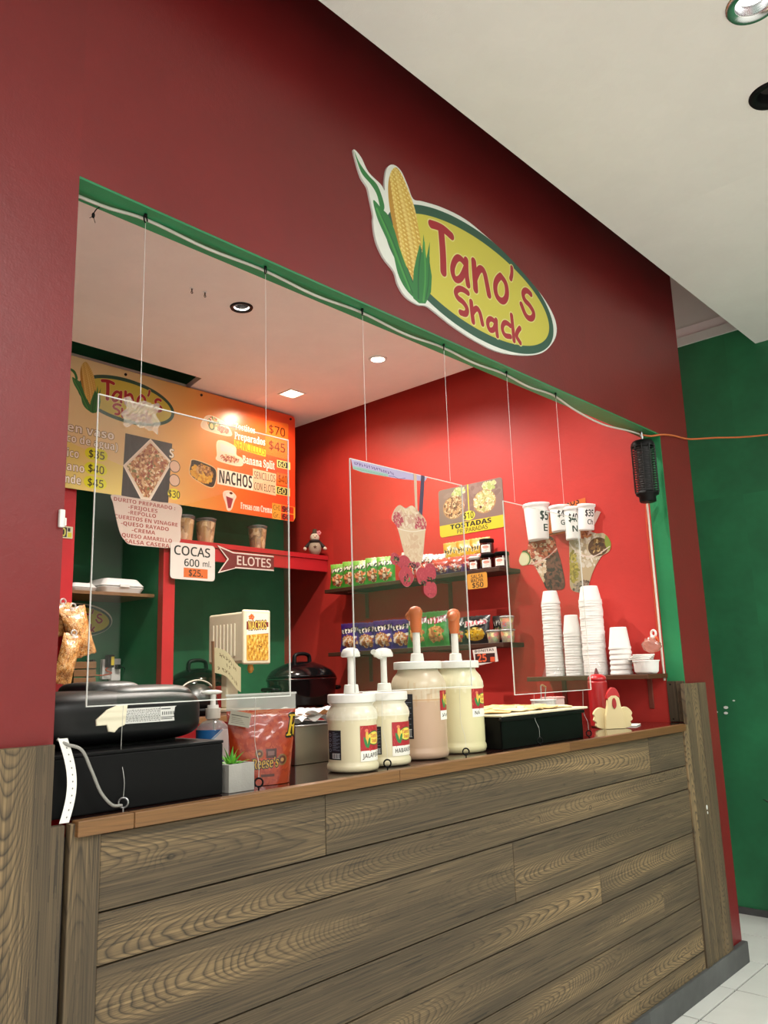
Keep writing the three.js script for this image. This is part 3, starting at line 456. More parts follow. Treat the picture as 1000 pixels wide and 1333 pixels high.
// ---------------------------------------------------------------- left end of the counter
{ // cash drawer with the cash register on it
  const t = grp('cash_box', [0.137, CT, -0.22]); tag(t, 'low black metal cash drawer at the left end of the counter', 'cash box');
  mesh('drawer_body', rbox(0.450, 0.098, 0.40, 0.003, 0, 0.0495, 0), M.blackMat, t); mesh('drawer_lid', rbox(0.452, 0.006, 0.402, 0.002, 0, 0.1015, 0, 1), M.blackMat, t);
  const r = grp('cash_register', [0.182, CT + 0.1052, -0.19]); tag(r, 'black plastic cash register with rounded back and a white label, standing on the drawer', 'cash register');
  const prof = (w, h, d, n = 36) => { const g = new THREE.SphereGeometry(1, 64, 40), p = g.attributes.position; for (let i = 0; i < p.count; i++) { const f = (v, e) => Math.sign(v) * Math.pow(Math.abs(v), e); p.setXYZ(i, f(p.getX(i), 0.42) * w / 2, f(p.getY(i), 0.5) * h / 2, f(p.getZ(i), 0.5) * d / 2); } g.computeVertexNormals(); return g; };
  mesh('housing', prof(0.375, 0.104, 0.26).translate(0, 0.053, 0), phy(0x0e0f10, 0.42, { specularIntensity: 0.6 }), r);
  mesh('foot', box(0.24, 0.012, 0.18, 0, 0.006, 0), M.blackMat, r);
  mesh('cover', prof(0.215, 0.07, 0.225).translate(0.066, 0.078, -0.004), phy(0x17191c, 0.4), r); mesh('cover', prof(0.12, 0.06, 0.17).translate(0.010, 0.092, -0.02), phy(0x1b1e22, 0.4), r);
  const lab = canvasTex(512, 128, (x, W, H) => { x.fillStyle = '#d8d8d4'; x.fillRect(0, 0, W, H); x.fillStyle = '#555'; for (let j = 0; j < 9; j++) { let px = 12; while (px < 300) { const w = rr(6, 26); x.fillRect(px, 14 + j * 12, w, 5); px += w + 6; } } x.fillStyle = '#222'; x.fillRect(308, 0, 3, H); x.fillRect(320, 16, 90, 8); for (let i = 0; i < 8; i++) x.fillRect(330 + i * 18, 44, 8, 28); x.fillRect(320, 90, 140, 6); x.fillRect(320, 104, 110, 6); ell(x, 476, 30, 18, 18, '#333'); ell(x, 476, 30, 13, 13, '#d8d8d4'); });
  const lg = new THREE.PlaneGeometry(0.125, 0.028, 12, 1), lp = lg.attributes.position; for (let i = 0; i < lp.count; i++) { const v = Math.abs(lp.getX(i) + 0.045) / 0.1725; lp.setZ(i, 0.1318 * Math.pow(1 - Math.pow(v, 4), 0.27)); }
  lg.computeVertexNormals(); mesh('rating_label', lg.translate(0.045, 0.056, 0).rotateY(0), std(0xffffff, 0.5, { map: lab }), r);
  const cap = new THREE.ExtrudeGeometry(shapeOf([[-0.055, -0.002], [-0.035, 0.014], [-0.012, 0.022], [0.004, 0.022], [0, -0.012], [-0.012, -0.016], [-0.02, -0.024], [-0.03, -0.022], [-0.034, -0.010], [-0.054, -0.010]]), { depth: 0.012, bevelEnabled: true, bevelSize: 0.002, bevelThickness: 0.002, bevelSegments: 2 });
  mesh('plug_cap', cap.translate(-0.018, 0.054, 0.119), M.cream, r, 'beige plastic plug cap');
}
{ // curled receipt paper
  const g = new THREE.PlaneGeometry(0.016, 0.14, 2, 30), p = g.attributes.position; for (let i = 0; i < p.count; i++) { const v = p.getY(i) / 0.14 + 0.5, x = p.getX(i); p.setXYZ(i, 0.006 + 0.019 * Math.sin(v * 2.9) * (1 - 0.25 * v) - 0.006 * v + x, 0.003 + 0.135 * v, 0.004 - 0.012 * v + 0.12 * x); }
  g.computeVertexNormals(); const tx = canvasTex(32, 256, (x, W, H) => { x.fillStyle = '#e9e8e2'; x.fillRect(0, 0, W, H); x.fillStyle = '#555'; for (let i = 0; i < 11; i++) ell(x, 19, 30 + i * 21, 2, 2.6, '#444'); });
  const m = mesh('paper_tape', g, std(0xffffff, 0.6, { map: tx, side: THREE.DoubleSide })); m.position.set(0.012, 0.938, 0.0102); tag(m, 'curling white paper tape with printed marks at the left end of the counter', 'tape');
}
tag(mesh('cable', tube([[0.010, 1.075, -0.006], [0.022, 1.066, 0.004], [0.045, 1.056, 0.009], [0.065, 1.020, 0.010], [0.085, 0.980, 0.010], [0.108, 0.957, 0.008], [0.130, 0.953, 0.0]], 0.0028, 50), std(0x8d8c86, 0.6)), 'grey cable drooping over the front of the cash drawer to the first eye hook', 'cable');
{ // sanitizer bottle
  const t = grp('sanitizer_bottle', [0.455, CT, -0.185]); tag(t, 'clear hand sanitizer pump bottle with a blue and white label behind the cash drawer', 'bottle');
  mesh('bottle_body', lathe([[0, 0.001], [0.034, 0.001], [0.037, 0.005], [0.037, 0.108], [0.034, 0.121], [0.023, 0.132], [0.013, 0.136], [0.013, 0.142], [0, 0.142]]), phy(0xdde2e2, 0.1, { transmission: 0.75, thickness: 0 }), t);
  const tx = canvasTex(256, 256, (x, W, H) => { x.fillStyle = '#e7e8e8'; x.fillRect(0, 0, W, H); poly(x, [[0, 0], [190, 0], [120, 60], [0, 110]], '#2364a2'); line(x, [[0, 118], [124, 68], [200, 0]], '#9fc3de', 8); scribble(x, 130, 200, 80, 34, 4, '#2b5f98', 6); });
  mesh('label', arcLabel(0.0376, 0.02, 0.116, -115, 30), std(0xffffff, 0.4, { map: tx }), t);
  mesh('collar', cyl(0.0165, 0.0165, 0.022, 0, 0.139, 0), std(0xc9c4b8, 0.4), t); mesh('collar_ring', cyl(0.0125, 0.0125, 0.01, 0, 0.158, 0), M.whitePlastic, t);
  mesh('pump_head', [cyl(0.0062, 0.0062, 0.026, 0, 0.168, 0, 14), new THREE.SphereGeometry(0.02, 20, 10).scale(1.25, 0.28, 0.5).translate(-0.003, 0.196, 0).rotateY(-0.3)], M.whitePlastic, t);
}
{ // succulent in a concrete pot
  const t = grp('potted_succulent', [0.404, CT, -0.046], 0); tag(t, 'small green succulent in a square grey concrete pot', 'plant');
  mesh('pot', new THREE.ExtrudeGeometry((() => { const s = shapeOf([[-0.031, -0.031], [0.031, -0.031], [0.031, 0.031], [-0.031, 0.031]]); s.holes.push(new THREE.Path([[-0.025, -0.025], [-0.025, 0.025], [0.025, 0.025], [0.025, -0.025]].map(p => new THREE.Vector2(...p)))); return s; })(), { depth: 0.053, bevelEnabled: true, bevelSize: 0.001, bevelThickness: 0.001, bevelSegments: 1 }).rotateX(-Math.PI / 2).translate(0, 0.0012, 0), M.greyPot, t);
  mesh('soil', box(0.05, 0.044, 0.05, 0, 0.024, 0), M.dark, t);
  const leaf = (len, w) => { const g = new THREE.ConeGeometry(w, len, 8, 6).scale(1, 1, 0.4).translate(0, len / 2, 0), p = g.attributes.position; for (let i = 0; i < p.count; i++) { const v = p.getY(i) / len, f = 0.55 + 1.6 * v * (1 - v); p.setXYZ(i, p.getX(i) * (v < 0.02 ? 0.4 : f * 1.4), p.getY(i), p.getZ(i) * f + 0.008 * v * v); } g.computeVertexNormals(); return g; };
  const gm = [std(0x5fae32, 0.5), std(0x79c040, 0.5), std(0x4b9a2a, 0.5)];
  for (let i = 0; i < 17; i++) { const ring = i < 8 ? 0 : i < 14 ? 1 : 2, a = i * 2.4, m = mesh('leaf', leaf(rr(0.036, 0.046), 0.0062), gm[i % 3], t); m.position.set(-0.004, 0.046, 0); m.rotation.set(0, a, 0, 'YXZ'); m.rotation.x = [1.05, 0.6, 0.2][ring]; }
}
{ // orange candy pouch
  const t = grp('candy_pouch', [0.502, CT, -0.072], -0.42); tag(t, 'large orange zip pouch of chocolate cups with a clear top and a paper slip', 'candy pouch');
  const g = new THREE.PlaneGeometry(1, 1, 24, 30), pp = g.attributes.position, gb = g.clone(), pb = gb.attributes.position, W0 = 0.155;
  const surf = (p, sgn) => { for (let i = 0; i < p.count; i++) { const u = p.getX(i) * 2, v = p.getY(i) + 0.5, w = W0 * (0.80 + 0.20 * v) / 2, d = 0.03 * Math.pow(cl(1 - v), 0.5) * Math.pow(1 - Math.pow(Math.abs(u), 2.4), 0.6) + (v > 0.96 ? 0 : 0.0015 * N(u * 4, v * 9, sgn + 3)); p.setXYZ(i, u * w, 0.155 * v + 0.001, sgn * Math.max(0.0006, d)); } };
  surf(pp, 1); surf(pb, -1); g.computeVertexNormals(); gb.computeVertexNormals(); const ix = gb.index.array; for (let i = 0; i < ix.length; i += 3) { const q = ix[i]; ix[i] = ix[i + 1]; ix[i + 1] = q; } gb.computeVertexNormals();
  const tx = canvasTex(512, 512, (x, W, H) => {
    x.fillStyle = '#b8411f'; x.fillRect(0, 0, W, H); blobs(x, 300, W / 2, H / 2, W / 2, H / 2, ['#c24a24', '#b03a1b', '#c95a30', '#a83519'], 6, 26);
    for (let i = 0; i < 22; i++) line(x, [[rr(0, W), 0], [rr(0, W), rr(20, 60)]], '#d98a66', rr(2, 5));
    for (const [cx, cy, r] of [[215, 300, 34], [410, 350, 44]]) { ell(x, cx, cy, r, r * 0.9, '#8a6b3f'); ell(x, cx, cy, r * 0.72, r * 0.64, '#5a2a1c'); ell(x, cx, cy, r * 0.35, r * 0.3, '#c79a62'); }
    x.fillStyle = '#4e2a2a'; x.fillRect(270, 270, 90, 64); x.fillStyle = '#8d6a6a'; x.fillRect(285, 286, 56, 30);
    text(x, "Reese's", 146, 402, 230, 66, '#d8b23c', { font: 'serif', weight: 'italic bold', rot: -0.04, stroke: '#2a1208', lw: 16 }); x.fillStyle = '#5a2315'; x.fillRect(220, 440, 120, 18);
    text(x, 'R', 438, 190, 90, 150, '#e8c93a', { font: 'serif', weight: 'italic bold', stroke: '#1c0e06', lw: 14 });
  });
  mesh('pouch_body', [g, gb], phy(0xc8bcb4, 0.25, { map: tx, clearcoat: 0.5, side: THREE.DoubleSide }), t);
  const zt = box(W0, 0.034, 0.0016, 0, 0.173, 0); mesh('clear_top', zt, phy(0xd9d9d4, 0.2, { transmission: 0.7, thickness: 0 }), t); mesh('zip_strip', box(W0 + 0.004, 0.004, 0.003, 0, 0.1895, 0), phy(0xe6e6e2, 0.3, { transmission: 0.5, thickness: 0 }), t);
  mesh('paper_slip', box(0.045, 0.03, 0.0012).rotateZ(-0.22).rotateX(-0.15).translate(-0.055, 0.140, 0.030), std(0xa9a69d, 0.8, { map: canvasTex(128, 96, (x, W, H) => { x.fillStyle = '#cfcbc0'; x.fillRect(0, 0, W, H); x.fillStyle = '#45413a'; x.fillRect(8, 26, 108, 5); for (let i = 0; i < 4; i++) x.fillRect(14, 46 + i * 11, 60 + i * 8, 2); }) }), t);
}
{ // steel tray with napkins
  const t = grp('steel_tray', [0.880, CT, -0.405]); tag(t, 'square stainless steel pan behind the smaller jars', 'pan');
  const w = 0.19, d = 0.24, h = 0.098, a = [];
  a.push(rbox(w, h, 0.003, 0.001, 0, h / 2 + 0.0005, d / 2, 1), rbox(w, h, 0.003, 0.001, 0, h / 2 + 0.0005, -d / 2, 1), rbox(0.003, h, d, 0.001, w / 2, h / 2 + 0.0005, 0, 1), rbox(0.003, h, d, 0.001, -w / 2, h / 2 + 0.0005, 0, 1), box(w, 0.003, d, 0, 0.0025, 0));
  mesh('pan_body', a, std(0xa9aaa8, 0.28, { metalness: 1 }), t); mesh('rim', [rbox(w + 0.014, 0.005, 0.012, 0.002, 0, h, d / 2 + 0.004, 1), rbox(w + 0.014, 0.005, 0.012, 0.002, 0, h, -d / 2 - 0.004, 1), rbox(0.012, 0.005, d + 0.01, 0.002, w / 2 + 0.004, h, 0, 1), rbox(0.012, 0.005, d + 0.01, 0.002, -w / 2 - 0.004, h, 0, 1)], M.steel, t);
  for (let i = 0; i < 2; i++) {
    const g = new THREE.PlaneGeometry(0.15, 0.17, 14, 14), p = g.attributes.position; for (let k = 0; k < p.count; k++) p.setZ(k, 0.018 * N(p.getX(k) * 22 + i * 7, p.getY(k) * 22, i) + 0.006 * N(p.getX(k) * 60, p.getY(k) * 60, i + 4)); g.computeVertexNormals();
    const m = mesh('paper_napkin', g.rotateX(-Math.PI / 2), std(0xf1f0ec, 0.9, { side: THREE.DoubleSide })); m.position.set(0.872 + rr(-0.01, 0.01), CT + 0.112 + i * 0.020, -0.40 + rr(-0.03, 0.03)); m.rotation.y = rr(-0.4, 0.4);
    tag(m, i ? 'upper crumpled white paper napkin in the steel pan' : 'lower crumpled white paper napkin in the steel pan', 'napkin', 'napkins in the steel pan');
  }
}
{ // black bin with tostadas on a sheet
  const t = grp('black_bin', [1.579, CT, -0.20]); tag(t, 'wide black plastic bin carrying a tray of tostadas at the counter front', 'bin'); const w = 0.466, d = 0.34, h = 0.090;
  mesh('bin_body', [rbox(w, h, 0.006, 0.002, 0, h / 2 + 0.0005, d / 2 - 0.003, 1), rbox(w, h, 0.006, 0.002, 0, h / 2 + 0.0005, -d / 2 + 0.003, 1), rbox(0.006, h, d, 0.002, w / 2 - 0.003, h / 2 + 0.0005, 0, 1), rbox(0.006, h, d, 0.002, -w / 2 + 0.003, h / 2 + 0.0005, 0, 1), box(w - 0.01, 0.006, d - 0.01, 0, 0.004, 0)], phy(0x090909, 0.4, { specularIntensity: 0.35 }), t);
  mesh('rim', [rbox(w + 0.012, 0.010, 0.012, 0.003, 0, h - 0.006, d / 2 + 0.002, 1), rbox(0.012, 0.010, d, 0.003, w / 2 + 0.002, h - 0.006, 0, 1)], phy(0x0b0b0b, 0.4, { specularIntensity: 0.4 }), t);
  const l = grp('cutting_board', [1.592, CT + 0.0912, -0.20]); tag(l, 'thin pale board lying on the black bin under the tostadas', 'board'); mesh('board_sheet', rbox(0.50, 0.007, 0.355, 0.003, 0, 0.0036, 0), std(0xdcd2b4, 0.5), l);
  const tm = [0xe2c48f, 0xdcb87e, 0xe9d1a2].map(c => std(c, 0.8, { bumpMap: fineBump, bumpScale: 0.002 })); let k = 0;
  const tg = () => { const g = cyl(0.055, 0.055, 0.003, 0, 0, 0, 26), p = g.attributes.position; for (let i = 0; i < p.count; i++) { const x = p.getX(i), z = p.getZ(i); p.setXYZ(i, x * (1 + 0.05 * N(z * 50, k)), p.getY(i) + 0.004 * N(x * 30, z * 30, k * 3.1) + 1.2 * (x * x + z * z) * 0.6, z); } g.computeVertexNormals(); return g; };
  for (let j = 0; j < 3; j++) for (let i = 0; i < 5; i++) { const m = mesh('tostada', tg(), tm[k % 3]); m.position.set(1.405 + i * 0.09 + (j % 2) * 0.015, CT + 0.0995 + 0.002 * (k % 2), -0.315 + j * 0.108); m.rotation.set(0.03 * ((k % 3) - 1), k, 0.02 * ((k % 2)));
    tag(m, `flat round golden tostada on the pale board, ${['first', 'second', 'third', 'fourth', 'fifth'][i]} from the left in the ${['back', 'middle', 'front'][j]} row`, 'tostada', 'tostadas on the pale board'); k++; }
}
{ // bowl with tongs, box, ketchup, chicken holder
  const b = grp('food_tub', [2.03, CT, -0.31]); tag(b, 'round white food tub behind the black bin', 'tub'); mesh('tub_body', lathe([[0, 0.001], [0.036, 0.001], [0.046, 0.108], [0.0485, 0.109], [0.0485, 0.114], [0.045, 0.114], [0.036, 0.02], [0, 0.018]]), M.whitePlastic, b);
  const tg = grp('serving_tongs', [2.03, CT + 0.02, -0.31]); tag(tg, 'small metal tongs standing upright in the white tub', 'tongs'); mesh('arm', tube([[-0.026, 0, 0], [-0.024, 0.10, 0.006], [-0.018, 0.143, 0.004]], 0.0022), M.steel, tg); mesh('arm', tube([[0.022, 0, 0], [0.024, 0.10, -0.006], [0.026, 0.138, -0.002]], 0.0022), M.steel, tg); mesh('bridge', tube([[-0.018, 0.143, 0.004], [0, 0.146, 0], [0.026, 0.138, -0.002]], 0.003), std(0xc9a66a, 0.3, { metalness: 0.7 }), tg);
  const x = grp('carton', [2.135, CT, -0.335]); tag(x, 'small pinkish white carton beside the white tub', 'carton'); mesh('carton_body', rbox(0.075, 0.110, 0.06, 0.002, 0, 0.0555, 0), std(0xe2c9c2, 0.6), x); mesh('carton_lid', rbox(0.078, 0.008, 0.063, 0.002, 0, 0.1148, 0, 1), std(0xd7a59d, 0.6), x);
  const k = grp('sauce_bottle', [2.272, CT, -0.214]); tag(k, 'red plastic squeeze sauce bottle with a nozzle behind the chicken', 'bottle');
  mesh('bottle_body', lathe([[0, 0.001], [0.035, 0.001], [0.037, 0.006], [0.037, 0.165], [0.034, 0.176], [0, 0.178]]), phy(0xa51a20, 0.35, { clearcoat: 0.3 }), k); mesh('cap', lathe([[0, 0.200], [0.02, 0.198], [0.034, 0.188], [0.036, 0.178], [0.034, 0.1765], [0, 0.1765]]), M.redPlastic, k); mesh('nozzle', lathe([[0, 0.222], [0.003, 0.221], [0.009, 0.200], [0.012, 0.198], [0, 0.198]], 16), std(0x5a1013, 0.4), k);
  const c = grp('chicken_napkin_holder', [2.205, CT, -0.126], -0.72); tag(c, 'cream wooden chicken-shaped napkin holder with a red comb', 'napkin holder');
  const ex = (p, d, m, n, z, sm) => mesh(n, new THREE.ExtrudeGeometry(shapeOf(sm ? smooth(p, 60) : p), { depth: d, bevelEnabled: true, bevelSize: 0.0015, bevelThickness: 0.0015, bevelSegments: 2 }).translate(0, 0.002, z), m, c);
  const cw = std(0xdccb9a, 0.6), wing = s => [[0.018, 0.002], [0.052, 0.002], [0.066, 0.010], [0.064, 0.022], [0.073, 0.030], [0.069, 0.043], [0.073, 0.053], [0.064, 0.066], [0.050, 0.074], [0.034, 0.070], [0.020, 0.06]].map(q => [q[0] * s, q[1]]);
  ex(wing(1), 0.012, cw, 'wing', -0.006, true); ex(wing(-1), 0.012, cw, 'wing', -0.006, true);
  ex([[-0.036, 0], [0.036, 0], [0.033, 0.045], [0.024, 0.080], [0.020, 0.108], [0.009, 0.116], [-0.009, 0.116], [-0.020, 0.108], [-0.024, 0.080], [-0.033, 0.045]], 0.016, cw, 'body', 0.0085, false);
  ex([[-0.024, 0.106], [-0.022, 0.122], [-0.012, 0.138], [-0.002, 0.146], [0.010, 0.142], [0.018, 0.130], [0.023, 0.112], [0.012, 0.117], [-0.008, 0.117]], 0.014, std(0xb51f22, 0.5), 'comb', 0.0095, true);
  ex([[0, 0.072], [0.006, 0.082], [0.005, 0.100], [0, 0.108], [-0.005, 0.100], [-0.006, 0.082]], 0.003, std(0xa31a1e, 0.5), 'wattle', 0.0265, true);
  const np = mesh('paper_napkin', rbox(0.10, 0.004, 0.09, 0.001, 0, 0.002, 0, 1), M.paper); np.position.set(2.36, CT + 0.0005, -0.15); np.rotation.y = 0.3; tag(np, 'flat white napkin lying on the counter beside the chicken holder', 'napkin');
}
// ---------------------------------------------------------------- back of the kiosk: menu board, frame, ledge, back counter
{
  const bb = [0.60, 2.018, 2.335, 2.645], k = 2048 / (bb[2] - bb[0]), H = Math.round(k * (bb[3] - bb[1])), T = p => [(p[0] - bb[0]) * k, (bb[3] - p[1]) * k];
  const tex = canvasTex(2048, H, x => {
    const W = 2048; const g = x.createLinearGradient(0, 0, W, 0); g.addColorStop(0, '#ecdfb6'); g.addColorStop(0.42, '#ecd49a'); g.addColorStop(0.58, '#e8ae5c'); g.addColorStop(0.78, '#dd6a2c'); g.addColorStop(1, '#d8401f'); x.fillStyle = g; x.fillRect(0, 0, W, H);
    x.fillStyle = 'rgba(232,220,90,0.45)'; x.beginPath(); x.moveTo(0, H * 0.5); x.lineTo(T([1.3, 0])[0], H * 0.78); x.lineTo(T([1.25, 0])[0], H); x.lineTo(0, H); x.fill();
    const L = p => T([1.541 + (p[0] - 1.772) * 0.585, 2.634 + (p[1] - 2.592) * 0.61]);
    drawLogo(x, L, {});
    const tx = (s, a, b, c, d, col, o) => { const p = T([a, b]); text(x, s, p[0], p[1], c * k, d * k, col, o); };
    const wht = { stroke: '#6a5a30', lw: 8 }, W0 = '#fffaf0';
    tx('Elote en vaso', 0.80, 2.285, 0.41, 0.040, W0, wht); tx('(Jalisco de agua)', 0.865, 2.236, 0.365, 0.036, W0, wht); tx('Chico', 0.925, 2.166, 0.115, 0.038, W0, wht); tx('Mediano', 0.865, 2.104, 0.205, 0.038, W0, wht); tx('Grande', 0.90, 2.046, 0.155, 0.038, W0, wht);
    for (const [s, y] of [['$35', 2.20], ['$40', 2.131], ['$45', 2.066]]) { const p = T([1.122, y]); ell(x, p[0] - 26, p[1], 40, 34, '#e5e832'); ell(x, p[0] + 24, p[1], 42, 34, '#e5e832'); tx(s, 1.083, y - 0.019, 0.082, 0.036, '#23231a', { weight: 'normal', bold: 2 }); }
    { const P = [[1.265, 2.330], [1.522, 2.327], [1.506, 2.02], [1.254, 2.022]].map(T); x.save(); poly(x, P, '#3a3436'); x.clip(); for (let i = 0; i < 20; i++) line(x, [[rr(P[0][0], P[1][0]), P[0][1]], [rr(P[0][0], P[1][0]), P[2][1]]], '#4a4446', 3);
      const q = [[1.262, 2.17], [1.40, 2.325], [1.52, 2.23], [1.405, 2.022], [1.36, 2.022]].map(T); poly(x, q, '#e9e0cf', '#f3ecdf', 8); x.save(); poly(x, [[1.277, 2.17], [1.40, 2.308], [1.507, 2.228], [1.40, 2.035], [1.37, 2.035]].map(T), '#b98556'); x.clip();
      blobs(x, 900, T([1.39, 0])[0], T([0, 2.18])[1], 160, 190, ['#d9b98c', '#a8623a', '#efe3c8', '#8a4a2a', '#7a7a3a', '#c98f55', '#e8d2a6', '#9a3a24'], 3, 13); x.restore(); x.restore(); }
    tx('S', 1.505, 2.255, 0.03, 0.045, W0, wht); for (const y of [2.213, 2.142]) { const p = T([1.539, y]); ell(x, p[0], p[1], 37, 37, '#2d2620'); ell(x, p[0], p[1], 33, 33, '#e6c8b0'); }
    { const p = T([1.538, 2.072]); ell(x, p[0], p[1], 42, 34, '#e9e03a'); tx('$30', 1.504, 2.054, 0.07, 0.036, '#1d1d16', { weight: 'normal', bold: 2 }); }
    { const P = smooth([[1.703, 2.445], [1.712, 2.50], [1.745, 2.522], [1.80, 2.515], [1.85, 2.495], [1.878, 2.44]], 40).map(T); poly(x, P, '#e8d0b0', '#f2dfbd', 8); blobs(x, 120, T([1.77, 0])[0], T([0, 2.485])[1], 44, 36, ['#4f8a2f', '#c23a28', '#d9a23a', '#7aa53a', '#f0e0c0'], 4, 14); blobs(x, 60, T([1.83, 0])[0], T([0, 2.463])[1], 44, 22, ['#c24a30', '#d66a4a'], 4, 12); ell(x, T([1.757, 0])[0], T([0, 2.468])[1], 22, 26, '#2f5a2a'); ell(x, T([1.757, 0])[0], T([0, 2.468])[1], 14, 18, '#e0d080'); }
    const nar = { font: 'serif', stroke: '#b8481c', lw: 5 };
    tx('Tostitos', 1.905, 2.484, 0.14, 0.034, W0, nar); tx('Preparados', 1.903, 2.428, 0.212, 0.040, W0, nar);
    { const P = [[2.128, 2.570], [2.275, 2.580], [2.268, 2.384], [2.122, 2.390]].map(T); poly(x, P, '#e8742a', '#e8742a', 22); tx('$70', 2.137, 2.507, 0.125, 0.050, '#6b2a14', { weight: 'normal', bold: 2 }); tx('$45', 2.137, 2.415, 0.125, 0.050, '#6b2a14', { weight: 'normal', bold: 2 }); }
    poly(x, [[1.901, 2.424], [2.118, 2.405], [2.118, 2.365], [1.901, 2.378]].map(T), '#e3b52c'); tx('SENCILLOS', 1.907, 2.378, 0.208, 0.046, '#a97d12', { weight: 'normal', bold: 3, rot: 0.02 });
    poly(x, smooth([[1.80, 2.396], [1.905, 2.385], [1.915, 2.34], [1.953, 2.325], [1.945, 2.285], [1.80, 2.290], [1.795, 2.32]], 40).map(T), '#ecd6c2', '#f2e0c4', 8); poly(x, [[1.812, 2.385], [1.898, 2.376], [1.905, 2.342], [1.815, 2.345]].map(T), '#e6d2d0'); blobs(x, 140, T([1.872, 0])[0], T([0, 2.312])[1], 72, 22, ['#b0452f', '#d9a87a', '#eacfb4', '#8a3524'], 3, 9);
    tx('Banana Split', 1.957, 2.303, 0.225, 0.044, W0, nar);
    const lcd = (s, x0, y0, x1, y1, bg, fg) => { poly(x, [[x0, y1], [x1, y1], [x1, y0], [x0, y0]].map(T), bg); poly(x, [[x0 + 0.008, y1 - 0.005], [x1 - 0.022, y1 - 0.005], [x1 - 0.022, y0 + 0.005], [x0 + 0.008, y0 + 0.005]].map(T), '#15150f'); tx(s, x0 + 0.012, y0 + 0.008, x1 - x0 - 0.042, y1 - y0 - 0.016, fg, { font: 'monospace' }); };
    lcd('60', 2.198, 2.320, 2.296, 2.364, '#e6e08a', '#e9e58c');
    { const P = smooth([[1.65, 2.266], [1.76, 2.250], [1.789, 2.22], [1.775, 2.15], [1.735, 2.142], [1.655, 2.170], [1.628, 2.195], [1.633, 2.24]], 50).map(T); poly(x, P, '#2a1c14', '#ecd0a0', 10); x.save(); poly(x, P, '#3b2719'); x.clip(); blobs(x, 120, T([1.70, 0])[0], T([0, 2.20])[1], 76, 52, ['#d9a42f', '#e2b747', '#c98d24'], 8, 20); blobs(x, 80, T([1.715, 0])[0], T([0, 2.222])[1], 60, 30, ['#7a4a22', '#a8743c', '#cfa56a'], 5, 13); x.restore(); }
    poly(x, [[1.795, 2.25], [2.031, 2.242], [2.031, 2.160], [1.795, 2.163]].map(T), '#f2ead8'); tx('NACHOS', 1.803, 2.172, 0.222, 0.068, '#14120e', { font: 'sans-serif' });
    poly(x, [[2.028, 2.285], [2.192, 2.280], [2.190, 2.155], [2.028, 2.160]].map(T), '#ecc7a2'); tx('SENCILLOS', 2.036, 2.232, 0.150, 0.040, '#33241a', { weight: 'normal' }); tx('CON ELOTE', 2.036, 2.170, 0.148, 0.040, '#33241a', { weight: 'normal' });
    poly(x, [[2.197, 2.290], [2.284, 2.290], [2.282, 2.222], [2.197, 2.222]].map(T), '#e8702a'); tx('$40', 2.205, 2.234, 0.07, 0.044, '#8a3a14', { weight: 'normal', bold: 2 }); lcd('60', 2.190, 2.165, 2.292, 2.212, '#d8da7a', '#e6e48a');
    poly(x, smooth([[1.84, 2.128], [1.88, 2.136], [1.915, 2.115], [1.905, 2.09], [1.885, 2.04], [1.862, 2.034], [1.85, 2.07], [1.835, 2.105]], 40).map(T), '#e9d3c4', '#f0ddc8', 6); poly(x, [[1.852, 2.106], [1.898, 2.098], [1.882, 2.046], [1.866, 2.044]].map(T), '#9c3b46'); ell(x, T([1.877, 0])[0], T([0, 2.115])[1], 30, 14, '#efe6da'); ell(x, T([1.884, 0])[0], T([0, 2.126])[1], 12, 8, '#5a2a1c');
    tx('Fresas con Crema', 1.946, 2.052, 0.215, 0.034, W0, nar);
    poly(x, [[2.162, 2.112], [2.330, 2.108], [2.330, 2.02], [2.162, 2.02]].map(T), '#e5a13a'); tx('CHI', 2.168, 2.074, 0.052, 0.028, '#5d2c10', { weight: 'normal' }); tx('Gr.', 2.168, 2.032, 0.048, 0.028, '#5d2c10', { weight: 'normal' });
    for (const [s, y] of [['90', 2.068], ['60', 2.025]]) { poly(x, [[2.226, y + 0.038], [2.318, y + 0.038], [2.318, y], [2.226, y]].map(T), '#c8311c'); tx(s, 2.232, y + 0.005, 0.06, 0.028, '#240c06', { font: 'monospace', bold: 5 }); }
  });
  const t = grp('menu_board', [0, 0, -2.04]); tag(t, 'wide printed menu board, cream fading to red orange, along the top of the back wall', 'menu board');
  const sh = new THREE.Shape(); sh.moveTo(bb[0], bb[1] + 0.004); sh.lineTo(bb[2] - 0.02, bb[1] + 0.006); sh.lineTo(bb[2] - 0.006, bb[1] + 0.03); sh.lineTo(bb[2], bb[3] - 0.025); sh.quadraticCurveTo(bb[2] - 0.002, bb[3], bb[2] - 0.03, bb[3] - 0.001); sh.lineTo(bb[0], bb[3]); sh.closePath();
  mesh('printed_sheet', sheet(sh, bb, 0.003), phy(0xffffff, 0.28, { map: tex }), t);
  for (const x of [1.255, 1.69, 2.30]) mesh('screw', cyl(0.007, 0.007, 0.004, 0, 0, 0, 12).rotateX(Math.PI / 2).translate(x, 2.622, 0.003), M.dark, t);
}
